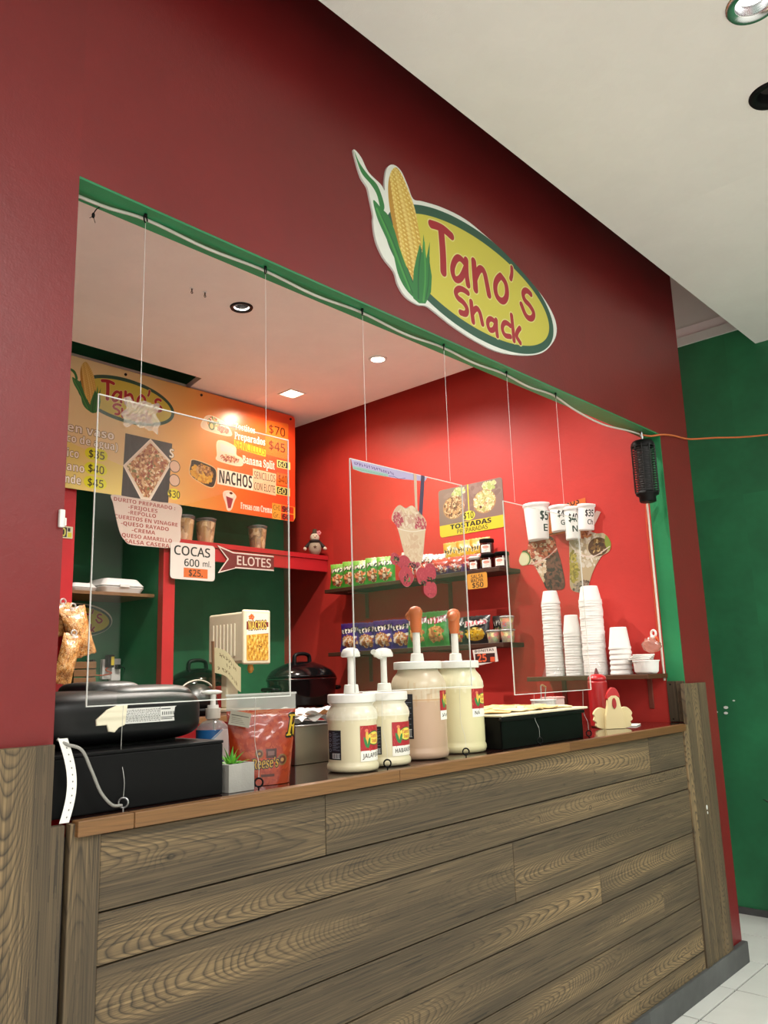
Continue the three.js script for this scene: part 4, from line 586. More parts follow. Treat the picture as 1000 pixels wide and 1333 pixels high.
{ // red frame: posts, ledge with fascia, partition
  const f = grp('trim_7'); f.userData.kind = 'structure';
  mesh('post', uvMetres(rbox(0.060, 1.09, 0.045, 0.003, 1.014, 1.557, -2.075, 1)), M.redWood, f); mesh('post', uvMetres(rbox(0.066, 1.09, 0.045, 0.003, 1.531, 1.557, -2.075, 1)), M.redWood, f);
  struct('wall_partition', uvMetres(boxAB(1.500, 1.560, 1.0125, 2.64, -2.4402, -2.098)), M.green);
  const l = grp('ledge', [0, 1.758, 0]); tag(l, 'red painted ledge with a deep front board across the right bay', 'shelf');
  mesh('ledge_board', uvMetres(boxAB(1.565, OX - 0.001, 0.070, 0.095, -2.439, -2.0435)), M.redWood, l); mesh('front_board', uvMetres(rbox(OX - 1.567, 0.0695, 0.02, 0.002, (OX + 1.565) / 2, 0.035, -2.06, 1)), M.redWood, l);
  const s = grp('wooden_shelf', [1.245, 1.566, -2.28]); tag(s, 'short raw wooden shelf with foam containers in the left bay', 'shelf'); mesh('shelf_board', uvMetres(rbox(0.502, 0.016, 0.315, 0.002, 0, 0.008, 0, 1)), plainWood, s);
  const b = grp('back_counter', [0, 1.012, 0]); tag(b, 'red back counter with a wooden top edge holding the roaster ovens', 'counter');
  mesh('top_panel', uvMetres(boxAB(-0.99, OX - 0.001, -0.026, 0, -2.439, -1.612)), std(0x4a2a1c, 0.35), b); mesh('edge_strip', uvMetres(rbox(OX + 0.988, 0.026, 0.014, 0.002, (OX - 0.991) / 2, -0.013, -1.604, 1)), plainWood, b); mesh('front_panel', uvMetres(boxAB(-0.99, OX - 0.001, -1.012, -0.027, -1.66, -1.64)), M.redWood, b);
}
const pl2 = (draw, pts, bb, W, pos, label, cat, o) => print(o?.name || 'price_card', pts, bb, W, draw, pos, o?.ry || 0, label, cat, o || {});
const fit = (x, s, k, W, H, a, b, c, d, col, o) => text(x, s, a * W, b * H, c * W, d * H, col, o);
pl2((x, T, k, W, H) => { x.fillStyle = '#ead9cc'; x.fillRect(0, 0, W, H); const L = [['DURITO PREPARADO :', 0.03, 0.13, 0.88], ['-FRIJOLES', 0.23, 0.25, 0.42], ['-REPOLLO', 0.23, 0.36, 0.40], ['CUERITOS EN VINAGRE', 0.05, 0.475, 0.90], ['-QUESO RAYADO', 0.14, 0.595, 0.68], ['-CREMA', 0.29, 0.71, 0.33], ['-QUESO AMARILLO', 0.13, 0.83, 0.74], ['-SALSA CASERA', 0.17, 0.945, 0.66]]; for (const [s, a, b, c] of L) fit(x, s, k, W, H, a, b, c, 0.078, '#a8413a', { rot: 0.012 }); },
  smooth([[1.204, 2.02], [1.30, 2.022], [1.45, 2.02], [1.574, 2.016], [1.576, 1.93], [1.577, 1.845], [1.545, 1.815], [1.515, 1.800], [1.42, 1.797], [1.308, 1.797], [1.275, 1.815], [1.25, 1.85], [1.228, 1.92], [1.212, 1.98]], 120), [1.20, 1.79, 1.58, 2.025], 640, [0, 0, -2.034], 'white paper sheet listing durito toppings in red capitals, hanging under the menu', 'sign', { name: 'topping_list' });
pl2((x, T, k, W, H) => { x.fillStyle = '#efe9e2'; x.fillRect(0, 0, W, H); fit(x, 'COCAS', k, W, H, 0.08, 0.34, 0.80, 0.24, '#17181c', { weight: 'normal', bold: 3 }); fit(x, '600', k, W, H, 0.30, 0.62, 0.34, 0.19, '#17181c', { weight: 'normal', bold: 3 }); fit(x, 'ml.', k, W, H, 0.70, 0.60, 0.20, 0.15, '#17181c', { weight: 'normal', bold: 2 }); x.fillStyle = '#e2702c'; x.fillRect(W * 0.30, H * 0.67, W * 0.52, H * 0.25); fit(x, '$25.', k, W, H, 0.40, 0.88, 0.32, 0.17, '#2b1a10', { weight: 'normal', bold: 3 }); },
  roundRect(1.520, 1.652, 1.780, 1.832, 0.022), [1.515, 1.648, 1.785, 1.835], 420, [0, 0, -2.030], 'white handwritten COCAS 600 ml price card with an orange $25 patch', 'sign');
pl2((x, T, k, W, H) => { x.fillStyle = '#7b1f24'; x.fillRect(0, 0, W, H); x.strokeStyle = '#eee6dc'; x.lineWidth = 12; x.beginPath(); [[2.18, 1.738], [1.918, 1.735], [1.918, 1.730], [1.811, 1.702], [1.871, 1.776], [1.805, 1.838], [1.902, 1.812], [2.18, 1.814]].map(T).forEach((p, i) => i ? x.lineTo(p[0], p[1]) : x.moveTo(p[0], p[1])); x.stroke(); const p = T([1.922, 1.752]); text(x, 'ELOTES', p[0], p[1], 0.235 * k, 0.046 * k, '#f0e9df', { weight: 'normal', bold: 3 }); },
  [[2.175, 1.735], [1.920, 1.731], [1.806, 1.697], [1.866, 1.776], [1.799, 1.845], [1.903, 1.816], [2.175, 1.818]], [1.795, 1.69, 2.18, 1.85], 640, [0, 0, -2.042], 'dark red arrow sign with white outline reading ELOTES, on the front of the ledge', 'sign', { name: 'arrow_sign' });
pl2((x, T, k, W, H) => { x.fillStyle = '#e9e6c0'; x.fillRect(0, 0, W, H); x.fillStyle = '#16160f'; x.fillRect(W * 0.06, H * 0.1, W * 0.48, H * 0.8); fit(x, '0', k, W, H, 0.12, 0.84, 0.36, 0.68, '#e6e36a'); x.fillStyle = '#333'; x.fillRect(W * 0.6, H * 0.12, W * 0.2, H * 0.3); x.fillStyle = '#e3df3a'; x.fillRect(W * 0.62, H * 0.5, W * 0.3, H * 0.4); },
  roundRect(0.972, 1.798, 1.032, 1.852, 0.004), [0.972, 1.798, 1.032, 1.852], 128, [0, 0, -2.051], 'small yellow and black digit price tag on the left red post', 'price tag');
{ // logo repeated on the back wall of the left bay
  const c = [1.265, 1.4725], S = 0.41, bb = [0.86, 2.15, 1.78, 2.575], W = 820, k = W / (bb[2] - bb[0]);
  const tex = canvasTex(W, Math.round(k * (bb[3] - bb[1])), x => { x.fillStyle = '#dcdcc8'; x.fillRect(0, 0, 900, 900); drawLogo(x, p => [(p[0] - bb[0]) * k, (bb[3] - p[1]) * k], {}); });
  const out = []; for (let i = 0; i < 70; i++) { const a = i / 70 * 6.2832; out.push([1.315 + 0.453 * Math.cos(a), 2.361 + 0.202 * Math.sin(a)]); }
  const m = mesh('wall_sign', sheet(out, bb, 0.006).translate(-1.315, -2.361, 0).scale(S, S, 1), std(0xffffff, 0.5, { map: tex })); m.position.set(c[0], c[1], -2.4402); tag(m, 'smaller oval shop sign on the green back wall under the wooden shelf', 'sign');
}
// foam containers, clear cups, snack bags, outlets in the left bay
function clamshell(w, h, d) {
  const f = (p0, p1, y0, y1) => { const pts = []; for (const [s, y] of [[p0, y0], [p1, y1]]) pts.push([s, y]); const g = new RoundedBoxGeometry(1, 1, 1, 3, 0.12), p = g.attributes.position; for (let i = 0; i < p.count; i++) { const v = p.getY(i) + 0.5, s = p0 + (p1 - p0) * v, rib = 1 + 0.012 * Math.cos(p.getX(i) * 34) * v; p.setXYZ(i, p.getX(i) * w * s * rib, y0 + (y1 - y0) * v, p.getZ(i) * d * s); } g.computeVertexNormals(); return g; };
  return [f(0.84, 1, 0.0005, h * 0.42), f(1, 0.72, h * 0.44, h)];
}
{
  const t = grp('foam_box', [1.345, 1.5825, -2.24]); tag(t, 'larger white foam clamshell box on the wooden shelf', 'container'); const g = clamshell(0.235, 0.072, 0.20); mesh('box_base', g[0], M.foam, t); mesh('box_lid', g[1], M.foam, t); mesh('latch', rbox(0.05, 0.014, 0.006, 0.002, 0, 0.034, 0.100, 1), M.foam, t);
  const u = grp('foam_box', [1.160, 1.5825, -2.24]); tag(u, 'smaller low white foam box on the wooden shelf beside the clear cups', 'container'); const q = clamshell(0.125, 0.042, 0.16); mesh('box_base', q[0], M.foam, u); mesh('box_lid', q[1], M.foam, u);
  const cg = lathe([[0, 0.003], [0.030, 0.003], [0.031, 0], [0.040, 0.105], [0.0425, 0.107], [0.0425, 0.110], [0.039, 0.110], [0.0295, 0.006], [0, 0.006]], 30).rotateX(Math.PI).translate(0, 0.110, 0);
  for (let i = 0; i < 3; i++) { const c = mesh('clear_cup', cg, phy(0xe6e8ea, 0.15, { transmission: 0.6, thickness: 0 })); c.position.set(1.058, 1.5826 + i * 0.013, -2.2); tag(c, ['lowest upside-down clear plastic cup of the short stack on the wooden shelf', 'middle clear plastic cup of the short upside-down stack on the wooden shelf', 'topmost clear plastic cup of the short upside-down stack on the wooden shelf'][i], 'cup', 'clear cups on the wooden shelf'); }
}
const puffTex = canvasTex(512, 512, (x, W, H) => { x.fillStyle = '#8f5c2a'; x.fillRect(0, 0, W, H); for (let i = 0; i < 1000; i++) { const px = rr(0, W), py = rr(0, H), a = rr(0, 6.3); x.strokeStyle = ['#e0a55c', '#d8954a', '#eab877', '#c98440', '#f0c88e'][i % 5]; x.lineWidth = rr(7, 10); x.beginPath(); x.arc(px, py, rr(10, 16), a, a + rr(3, 6)); x.stroke(); } });
function pillow(w, h, d, sd, crimp = 0.07, tw = 14, th = 18) {
  const mk = s => {
    const g = new THREE.PlaneGeometry(w, h, tw, th), p = g.attributes.position;
    for (let i = 0; i < p.count; i++) { const u = p.getX(i) / w * 2, v = p.getY(i) / h * 2, e = ss(0, 0.5, 1 - crimp * 2 - Math.abs(v)) , f = Math.pow(cl(1 - Math.pow(Math.abs(u), 3)), 0.7) * (0.25 * ss(0, 0.12, 1 - Math.abs(v)) + 0.75 * e);
      const wr = 0.10 * d * (N(u * 2.4 + sd, v * 3.4, sd * 1.7) + 0.8 * N(u * 7, v * 5 + sd, sd)) * f, zig = Math.abs(v) > 1 - crimp * 1.4 ? 0.0012 * Math.cos(u * 40) : 0; const nar = 1 - 0.06 * e;
      p.setXYZ(i, p.getX(i) * nar, p.getY(i) + (Math.abs(v) > 0.995 ? 0.002 * Math.cos(u * 55) : 0), s * (f * d / 2 + wr + 0.0004) + zig); }
    g.computeVertexNormals(); return g;
  };
  const a = mk(1), b = mk(-1), ix = b.index.array; for (let i = 0; i < ix.length; i += 3) { const q = ix[i]; ix[i] = ix[i + 1]; ix[i + 1] = q; } b.computeVertexNormals(); return mergeGeometries([a, b]);
}
{
  const pm = phy(0xffffff, 0.35, { map: puffTex, clearcoat: 0.8, clearcoatRoughness: 0.2, bumpMap: puffTex, bumpScale: 0.006, side: THREE.DoubleSide });
  const B = [[0.995, 1.440, -2.018, 0.085, 0.14, 0.15, 'uppermost clear bag of orange puffs hanging at the left red post'], [1.045, 1.385, -1.985, 0.115, 0.215, 0.30, 'biggest clear bag of orange puffs hanging in front of the left red post'], [0.985, 1.27, -1.955, 0.085, 0.21, -0.22, 'lowest long clear bag of orange puffs hanging at the left red post']];
  B.forEach(([x, y, z, w, h, a, l], i) => { const t = grp('puff_bag', [x, y, z]); tag(t, l, 'snack bag', 'puff bags at the left post'); const g = pillow(w, h, 0.055, i + 2, 0.06); mesh('bag_body', g.rotateZ(a), pm, t); mesh('knot', [new THREE.TorusGeometry(0.012, 0.004, 7, 16).translate(-Math.sin(a) * h / 2, Math.cos(a) * h / 2 + 0.006, 0.004), new THREE.ConeGeometry(0.013, 0.02, 10, 1, true).translate(-Math.sin(a) * h / 2, Math.cos(a) * h / 2 - 0.006, 0.004)], phy(0xeeeeea, 0.15, { transmission: 0.6, thickness: 0 }), t); });
}
{
  const o = grp('outlet', [1.467, 1.1765, -2.4398]); tag(o, 'white wall socket box with a black plug and cable', 'outlet'); mesh('box', rbox(0.050, 0.108, 0.028, 0.003, 0, 0.054, 0.0145), M.white, o); mesh('plug', [rbox(0.024, 0.022, 0.024, 0.004, 0.002, 0.068, 0.041), tube([[0.006, 0.068, 0.05], [0.028, 0.062, 0.056], [0.036, 0.03, 0.05], [0.034, -0.04, 0.05], [0.03, -0.14, 0.05]], 0.003, 24)], M.black, o);
  const p = grp('power_adapter', [1.418, 1.185, -2.4398]); tag(p, 'white socket with a black adapter bearing a yellow sticker', 'outlet'); mesh('box', rbox(0.044, 0.098, 0.024, 0.003, 0, 0.049, 0.0125), M.white, p); mesh('adapter', rbox(0.034, 0.062, 0.034, 0.004, 0.006, 0.087, 0.042), M.black, p); mesh('sticker', box(0.016, 0.042, 0.0008, 0.012, 0.088, 0.0597), std(0xe6d23a, 0.5), p); mesh('cord', tube([[0.0, 0.062, 0.05], [-0.02, 0.045, 0.05], [0.015, 0.03, 0.05], [-0.03, 0.02, 0.05], [-0.10, 0.022, 0.05]], 0.003, 30), std(0xb5532f, 0.5), p);
  const c = grp('slatted_crate', [1.262, 1.013, -2.38]); tag(c, 'brown slatted wooden crate on the back counter in the left bay', 'crate'); for (let i = 0; i < 7; i++) mesh('slat', uvMetres(rbox(0.112, 0.032, 0.012, 0.002, 0, 0.018 + i * 0.037, 0.044, 1)), plainWood, c); mesh('side', box(0.01, 0.265, 0.07, -0.051, 0.134, 0), M.dark, c); mesh('side', box(0.01, 0.265, 0.07, 0.051, 0.134, 0), M.dark, c);
  const l = grp('capped_bottle', [0.945, 1.0122, -1.76]); tag(l, 'bottle with a lime green cap behind the cash register', 'bottle'); mesh('bottle_body', lathe([[0, 0.0005], [0.03, 0.0005], [0.033, 0.006], [0.033, 0.09], [0.016, 0.118], [0.014, 0.126], [0, 0.126]]), phy(0x9fb7a0, 0.2), l); mesh('cap', lathe([[0, 0.158], [0.012, 0.157], [0.018, 0.150], [0.019, 0.127], [0, 0.1265]]), std(0x6fd03a, 0.4), l);
  const h = grp('wall_clip', [-0.006, 1.452, 0.0005]); tag(h, 'small white plastic clip on the left edge of the opening', 'clip'); mesh('clip_body', rbox(0.010, 0.032, 0.008, 0.002, 0, 0, 0.0045), M.white, h); mesh('clip_lip', rbox(0.004, 0.014, 0.012, 0.001, 0.005, -0.006, 0.004), M.white, h);
}
// cups of chips, snowman on the ledge
{
  const mk = () => { const t = grp('chip_cup', [0, 0, 0]); mesh('contents', (() => { const g = lathe([[0, 0.002], [0.039, 0.002], [0.050, 0.112], [0.030, 0.122], [0, 0.124]], 30), p = g.attributes.position; for (let i = 0; i < p.count; i++) { const f = 1 + 0.08 * N(p.getX(i) * 70, p.getY(i) * 60, p.getZ(i) * 70); p.setX(i, p.getX(i) * f); p.setZ(i, p.getZ(i) * f); } g.computeVertexNormals(); return g; })(), std(0xffffff, 0.8, { map: canvasTex(256, 256, (x, W, H) => { x.fillStyle = '#8a6538'; x.fillRect(0, 0, W, H); blobs(x, 260, W / 2, H / 2, W * 0.7, H * 0.7, ['#d2ae72', '#c29a5c', '#e0c48f', '#b08649', '#a07238'], 10, 26); }) }), t);
    mesh('cup_wall', lathe([[0.0405, 0], [0.0535, 0.128], [0.0525, 0.128], [0.0395, 0.001]], 30), M.clear, t); mesh('cup_lid', lathe([[0, 0.137], [0.046, 0.137], [0.050, 0.133], [0.056, 0.131], [0.057, 0.127], [0.0535, 0.1285]], 30), phy(0xdfe0e0, 0.15, { transmission: 0.7, thickness: 0 }), t); return t; };
  const c = mk(); c.position.set(1.785, 1.8535, -2.12); tag(c, 'clear lidded cup of brown chips on the red ledge, second from the left', 'cup', 'cups of chips on the ledge');
  copy(c, [1.655, 1.8535, -2.12], 1, 'clear lidded cup of brown chips on the red ledge, half hidden by the topping list'); copy(c, [2.125, 1.8535, -2.12], 2, 'clear lidded cup of brown chips standing alone above the ELOTES arrow');
  const s = grp('snowman_figure', [2.520, 1.8535, -2.085], -0.7); tag(s, 'small stuffed snowman figure with a dark scarf and a pink flower on the ledge end', 'figurine');
  mesh('body', new THREE.SphereGeometry(1, 26, 20).scale(0.037, 0.046, 0.034).translate(0, 0.045, 0), std(0xa59a88, 0.9), s); mesh('head', new THREE.SphereGeometry(0.027, 24, 18).translate(0, 0.106, 0.003), std(0xd8cdbb, 0.9), s); mesh('scarf', new THREE.TorusGeometry(0.024, 0.009, 10, 24).rotateX(Math.PI / 2).translate(0, 0.083, 0.002), M.dark, s);
  for (const q of [-1, 1]) { mesh('arm', new THREE.CapsuleGeometry(0.010, 0.034, 6, 12).rotateZ(q * 0.75).translate(q * 0.042, 0.06, 0.004), M.dark, s); mesh('mitten', new THREE.SphereGeometry(0.011, 12, 10).translate(q * 0.058, 0.040, 0.008), std(0xd8cdbb, 0.9), s); mesh('eye', new THREE.SphereGeometry(0.003, 8, 6).translate(q * 0.009, 0.112, 0.028), M.black, s); }
  mesh('nose', new THREE.ConeGeometry(0.004, 0.016, 8).rotateX(Math.PI / 2).translate(0, 0.105, 0.036), std(0xd08038, 0.7), s); mesh('hat', [cyl(0.020, 0.020, 0.004, 0, 0.129, 0), cyl(0.014, 0.012, 0.022, 0, 0.133, 0)], std(0x54483a, 0.9), s);
  const fl = []; for (let i = 0; i < 5; i++) { const a = i * 1.2566; fl.push(new THREE.SphereGeometry(0.0065, 8, 6).scale(1, 1, 0.4).translate(0.024 + 0.008 * Math.cos(a), 0.132 + 0.008 * Math.sin(a), 0.016)); } mesh('flower', fl, std(0xd98a92, 0.7), s); mesh('star', new THREE.ExtrudeGeometry(shapeOf([...Array(10)].map((_, i) => { const a = i * 0.6283 + 1.5708, r = i % 2 ? 0.005 : 0.012; return [r * Math.cos(a), r * Math.sin(a)]; })), { depth: 0.003, bevelEnabled: false }).translate(0, 0.046, 0.032), std(0x4d3222, 0.9), s);
}
// back counter: roasters, cheese dispenser, dome pot, flag
function roaster(name, p, rx, rz, bodyMat, lidMat, h0, h1, label) {
  const t = grp(name, p); tag(t, label, 'roaster oven'); const ov = g => g.scale(rx, 1, rz);
  mesh('body', ov(lathe([[0, 0.008], [0.86, 0.008], [0.94, 0.02], [1, h0 - 0.014], [1.03, h0 - 0.006], [1.03, h0], [0, h0]], 48)), bodyMat, t);
  const lid = mesh('lid', ov(lathe([[0, h1], [0.34, h1 - 0.004], [0.66, h1 - 0.026], [0.88, h0 + 0.042], [0.98, h0 + 0.018], [1.02, h0 + 0.0015], [0, h0 + 0.0015]], 48)), lidMat, t);
  for (const s of [-1, 1]) mesh('side_handle', tube([[s * rx * 0.98, h0 * 0.62, -0.05], [s * (rx + 0.028), h0 * 0.66, -0.04], [s * (rx + 0.028), h0 * 0.66, 0.04], [s * rx * 0.98, h0 * 0.62, 0.05]], 0.009, 24), M.black, t);
  for (const s of [-1, 1]) mesh('foot', box(0.03, 0.0085, 0.03, s * rx * 0.6, 0.0045, 0), M.black, t);
  mesh('lid_handle', tube([[-0.055, h1 - 0.008, 0], [-0.046, h1 + 0.03, 0], [0.046, h1 + 0.03, 0], [0.055, h1 - 0.008, 0]], 0.010, 30, 9).scale(1, 1, 1.3), M.black, lid); return t;
}
roaster('roaster_oven', [2.245, 1.0122, -1.90], 0.205, 0.145, M.blackGloss, M.blackGloss, 0.145, 0.235, 'large oval black roaster oven with a glossy lid near the red side wall');
roaster('roaster_oven', [1.80, 1.0122, -2.20], 0.165, 0.14, std(0x9c1f24, 0.4), M.blackGloss, 0.122, 0.215, 'red roaster oven with a shiny black domed lid behind the cheese dispenser');
{
  const t = grp('cheese_dispenser', [1.776, 1.0122, -1.835], 0); tag(t, 'beige nacho cheese dispenser with vent slots and a NACHOS picture panel', 'dispenser'); const bm = phy(0xd2c8ad, 0.45);
  mesh('base', rbox(0.13, 0.018, 0.20, 0.006, 0, 0.0095, 0), bm, t); mesh('column', rbox(0.07, 0.215, 0.05, 0.01, 0, 0.126, -0.06), bm, t);
  mesh('housing', rbox(0.146, 0.235, 0.272, 0.012, 0, 0.345, 0), bm, t);
  const vents = []; for (let i = 0; i < 7; i++) mesh('vent_rib', rbox(0.006, 0.150, 0.009, 0.002, -0.0745, 0.335, 0.075 - i * 0.028, 1), std(0xe0d8c0, 0.45), t);
  const ff = mesh('front_frame', rbox(0.160, 0.252, 0.022, 0.009, 0, 0.345, 0.142), std(0xdcd2b4, 0.45), t);
  const tx = canvasTex(256, 420, (x, W, H) => { x.fillStyle = '#c9993a'; x.fillRect(0, 0, W, H); for (let i = 0; i < 130; i++) poly(x, [[0, 0], [rr(20, 50), rr(-10, 10)], [rr(0, 30), rr(20, 44)]].map((p, j, A) => [p[0] + (i * 53 % W), p[1] + 190 + (i * 37 % 240)]), ['#d9ab45', '#b98228', '#e6c266', '#a9701f'][i % 4]); x.fillStyle = '#e8dccb'; x.fillRect(0, 0, W, 76); x.fillStyle = '#7c2a25'; x.fillRect(0, 76, W, 106); x.fillStyle = '#e8dccb'; poly(x, [[0, 150], [W, 120], [W, 176], [0, 196]], '#e9e0d0'); text(x, 'NACHOS', 18, 152, 220, 78, '#e7c35a', { stroke: '#2a1410', lw: 14, rot: -0.06 }); blobs(x, 26, 56, 40, 30, 26, ['#d0452a', '#e0902f', '#c9622a'], 6, 14); blobs(x, 20, 150, 300, 26, 22, ['#4d2a18', '#6d3a1a', '#d9ab45'], 5, 11); });
  mesh('picture_panel', sheet(roundRect(-0.064, 0.236, 0.064, 0.455, 0.008), [-0.064, 0.236, 0.064, 0.455], 0.002).translate(0, 0, 0.1525), std(0xffffff, 0.3, { map: tx }), ff);
  mesh('spout', [cyl(0.016, 0.012, 0.026, 0, 0.192, 0.10), new THREE.SphereGeometry(0.012, 12, 8).translate(0, 0.19, 0.10)], std(0xdf9a2a, 0.4), t);
}
{
  const t = grp('domed_lid_pan', [1.50, 1.0122, -1.78]); tag(t, 'black pan with a tall domed lid and a pale wire bail behind the candy pouch', 'pan');
  mesh('pan_body', lathe([[0, 0.001], [0.095, 0.001], [0.105, 0.02], [0.108, 0.032], [0, 0.032]]), M.blackMat, t); mesh('dome', lathe([[0, 0.142], [0.04, 0.136], [0.075, 0.112], [0.097, 0.075], [0.104, 0.034], [0, 0.0335]]), phy(0x141414, 0.35), t);
  mesh('bail', tube([[-0.112, 0.03, 0], [-0.104, 0.085, 0.01], [-0.066, 0.135, 0.018], [0, 0.154, 0.02], [0.066, 0.135, 0.018], [0.104, 0.085, 0.01], [0.112, 0.03, 0]], 0.004, 44), std(0xb8b0a0, 0.5), t);
  const f = grp('paper_flag', [0.572, CT, -0.338]); tag(f, 'handwritten cream paper flag on a brown wooden stick behind the sanitizer bottle', 'sign');
  mesh('stick', rod([0.002, 0.001, 0], [-0.010, 0.318, 0], 0.0042), std(0x8a5a3c, 0.7), f); mesh('foot', rbox(0.05, 0.012, 0.04, 0.003, 0.002, 0.0065, 0), std(0x6d4a34, 0.7), f);
  const g = new THREE.PlaneGeometry(0.092, 0.062, 14, 8), p = g.attributes.position; for (let i = 0; i < p.count; i++) { const u = p.getX(i) / 0.092 + 0.5; p.setXYZ(i, p.getX(i), p.getY(i) - 0.045 * u + 0.006 * Math.sin(u * 5), 0.008 * Math.sin(u * 4.5)); } g.computeVertexNormals();
  const tx = canvasTex(256, 170, (x, W, H) => { x.fillStyle = '#d2c29a'; x.fillRect(0, 0, W, H); scribble(x, 40, 58, 170, 28, 7, '#6b5238', 4); scribble(x, 96, 100, 44, 24, 2, '#6b5238', 4); scribble(x, 26, 148, 200, 28, 7, '#6b5238', 4); });
  mesh('flag_sheet', g.translate(0.036, 0.272, 0.002), std(0xffffff, 0.9, { map: tx, side: THREE.DoubleSide }), f);
}
// ---------------------------------------------------------------- right wall: shelves, snack bags, cards, cups
const SX = OX - 0.083; // centre line of the wall shelves
function wallShelf(y, z0, z1, d, label) { const t = grp('wall_shelf', [OX, y, (z0 + z1) / 2]); tag(t, label, 'shelf'); mesh('shelf_board', uvMetres(rbox(d, 0.02, z1 - z0, 0.002, -d / 2 - 0.0006, -0.01, 0, 1).rotateY(0)), std(0x7a5a3e, 0.6, { map: plainWood.map }), t); for (const q of [-0.8, 0.05, 0.9]) { if (d < 0.16) continue; } for (const q of [-0.36, 0.14]) mesh('bracket', [rbox(0.008, 0.14, 0.022, 0.002, -0.005, -0.09, (z1 - z0) * q, 1), rbox(d * 0.8, 0.008, 0.022, 0.002, -d * 0.42, -0.0242, (z1 - z0) * q, 1)], std(0x7a3a2c, 0.6), t); return t; }
wallShelf(1.632, -1.90, -0.735, 0.17, 'upper wooden wall shelf with green, red and yellow snack bags and jars'); wallShelf(1.290, -1.88, -0.74, 0.17, 'lower wooden wall shelf with purple, green and black snack bags');
{ const t = grp('wall_shelf', [OX, 1.134, -0.344]); tag(t, 'wooden wall shelf near the opening holding the foam cup stacks', 'shelf'); mesh('shelf_board', uvMetres(rbox(0.18, 0.018, 0.555, 0.002, -0.0906, -0.009, 0, 1)), std(0xa98a66, 0.6, { map: plainWood.map }), t); mesh('bracket', rbox(0.008, 0.12, 0.02, 0.002, -0.0046, -0.079, -0.2, 1), std(0x7a3a2c, 0.6), t); mesh('bracket', rbox(0.008, 0.12, 0.02, 0.002, -0.0046, -0.079, 0.2, 1), std(0x7a3a2c, 0.6), t); }
const bagTex = (c0, c1, word, wc, food, o = {}) => canvasTex(256, 320, (x, W, H) => {
  x.fillStyle = c0; x.fillRect(0, 0, W, H); poly(x, [[0, 0], [W, 0], [W, 60], [0, 100]], c1); for (let i = 0; i < 26; i++) line(x, [[rr(0, W), rr(0, H)], [rr(0, W), rr(0, H)]], o.streak || c1, rr(1, 3));
  if (o.band) { x.fillStyle = o.band; x.fillRect(0, 176, W, 150); }
  blobs(x, 90, W * 0.5, H * 0.66, 84, 66, food, 8, 24); blobs(x, 20, W * 0.4, H * 0.52, 70, 20, food, 6, 14); if (o.plate) { ell(x, W * 0.5, H * 0.7, 88, 58, o.plate); blobs(x, 50, W * 0.5, H * 0.7, 74, 44, food, 6, 16); }
  if (word) { scribble(x, 22, 122, 214, 56, word.length, o.outline || '#141414', 24, -0.1); scribble(x, 22, 122, 214, 56, word.length, wc, 12, -0.1); } for (let i = 0; i < 26; i++) { x.fillStyle = 'rgba(255,255,255,0.35)'; x.fillRect(i * 10, 0, 4, 12); x.fillRect(i * 10, H - 12, 4, 12); }
});
const foil = t => phy(0xd2d2d2, 0.28, { map: t, clearcoat: 0.4, clearcoatRoughness: 0.3, side: THREE.DoubleSide });
const K = {
  green: foil(bagTex('#3f9a2c', '#7cc244', 'TORTA', '#efe9da', ['#e2874a', '#c9633a', '#ead8b8', '#7a4a2c'], { streak: '#2c7a22' })), red: foil(bagTex('#b8231f', '#e8ded0', 'OSO', '#f2ece0', ['#e8ded0', '#d94f2a', '#1c1a18'], { streak: '#efe6da' })),
  yellow: foil(bagTex('#e3b62c', '#d9a02a', 'RUEDA', '#2a2018', ['#e8c25a', '#c98a3a', '#f0d88a', '#8a4a20'], { outline: '#f5e7b0' })), purpleR: foil(bagTex('#b03430', '#c9452f', '', '#fff', ['#e8ded0', '#d2603a', '#7c2a58'], { band: '#54276e' })),
  purple: foil(bagTex('#4b2a86', '#5f38a0', 'CHURRO', '#f0eadc', ['#d9a868', '#eacfa2', '#c9763a', '#efe6d6', '#a85a2a'], { streak: '#38206a' })), bigGreen: foil(bagTex('#3f8f3a', '#57a84a', 'SALPIK', '#f2e6ea', ['#c98a4a', '#a8683a', '#d9a868'], { outline: '#b0284a' })),
  black: foil(bagTex('#17181a', '#26282a', 'CRONCH', '#c8304a', ['#e8c23a', '#d9a62a', '#f0dc7a', '#8a6a20'], { plate: '#e2b52e', outline: '#e9e4da', streak: '#3a3d40' })), blackW: foil(bagTex('#17181a', '#2a2c2e', 'VAQUE', '#e8e2d8', ['#c9452f', '#e2c25a', '#8fa86a', '#d98a9a'], { streak: '#4a4d50' })),
};
function bag(name, mat, w, h, y, z, x, turn, lean, label, group, sd) { const m = mesh(name, pillow(w, h, Math.min(0.045, w * 0.36), sd, 0.06, 12, 14).translate(0, h / 2, 0), mat); m.position.set(x, y, z); m.rotation.set(0, -Math.PI / 2 + turn, 0); m.rotateX(-lean); tag(m, label, 'snack bag', group); return m; }
const ord = ['first', 'second', 'third', 'fourth', 'fifth'], U = 1.6325, Lw = 1.2905;
for (let i = 0; i < 5; i++) bag('snack_bag', K.green, 0.108, 0.145 + 0.006 * (i % 2), U, -1.845 + i * 0.088, SX - 0.030 + (i % 2) * 0.006, 0.42, 0.14, `green snack bag on the upper wall shelf, ${ord[i]} from the back corner`, 'green bags on the upper shelf', i * 3 + 1);
for (let i = 0; i < 3; i++) bag('snack_bag', K.red, 0.105, [0.152, 0.125, 0.115][i], U, -1.335 + i * 0.085, SX - 0.018, 0.25, 0.12, `red and white snack bag behind the smoothie print, ${ord[i]} from the left`, 'red bags on the upper shelf', i * 2 + 20);
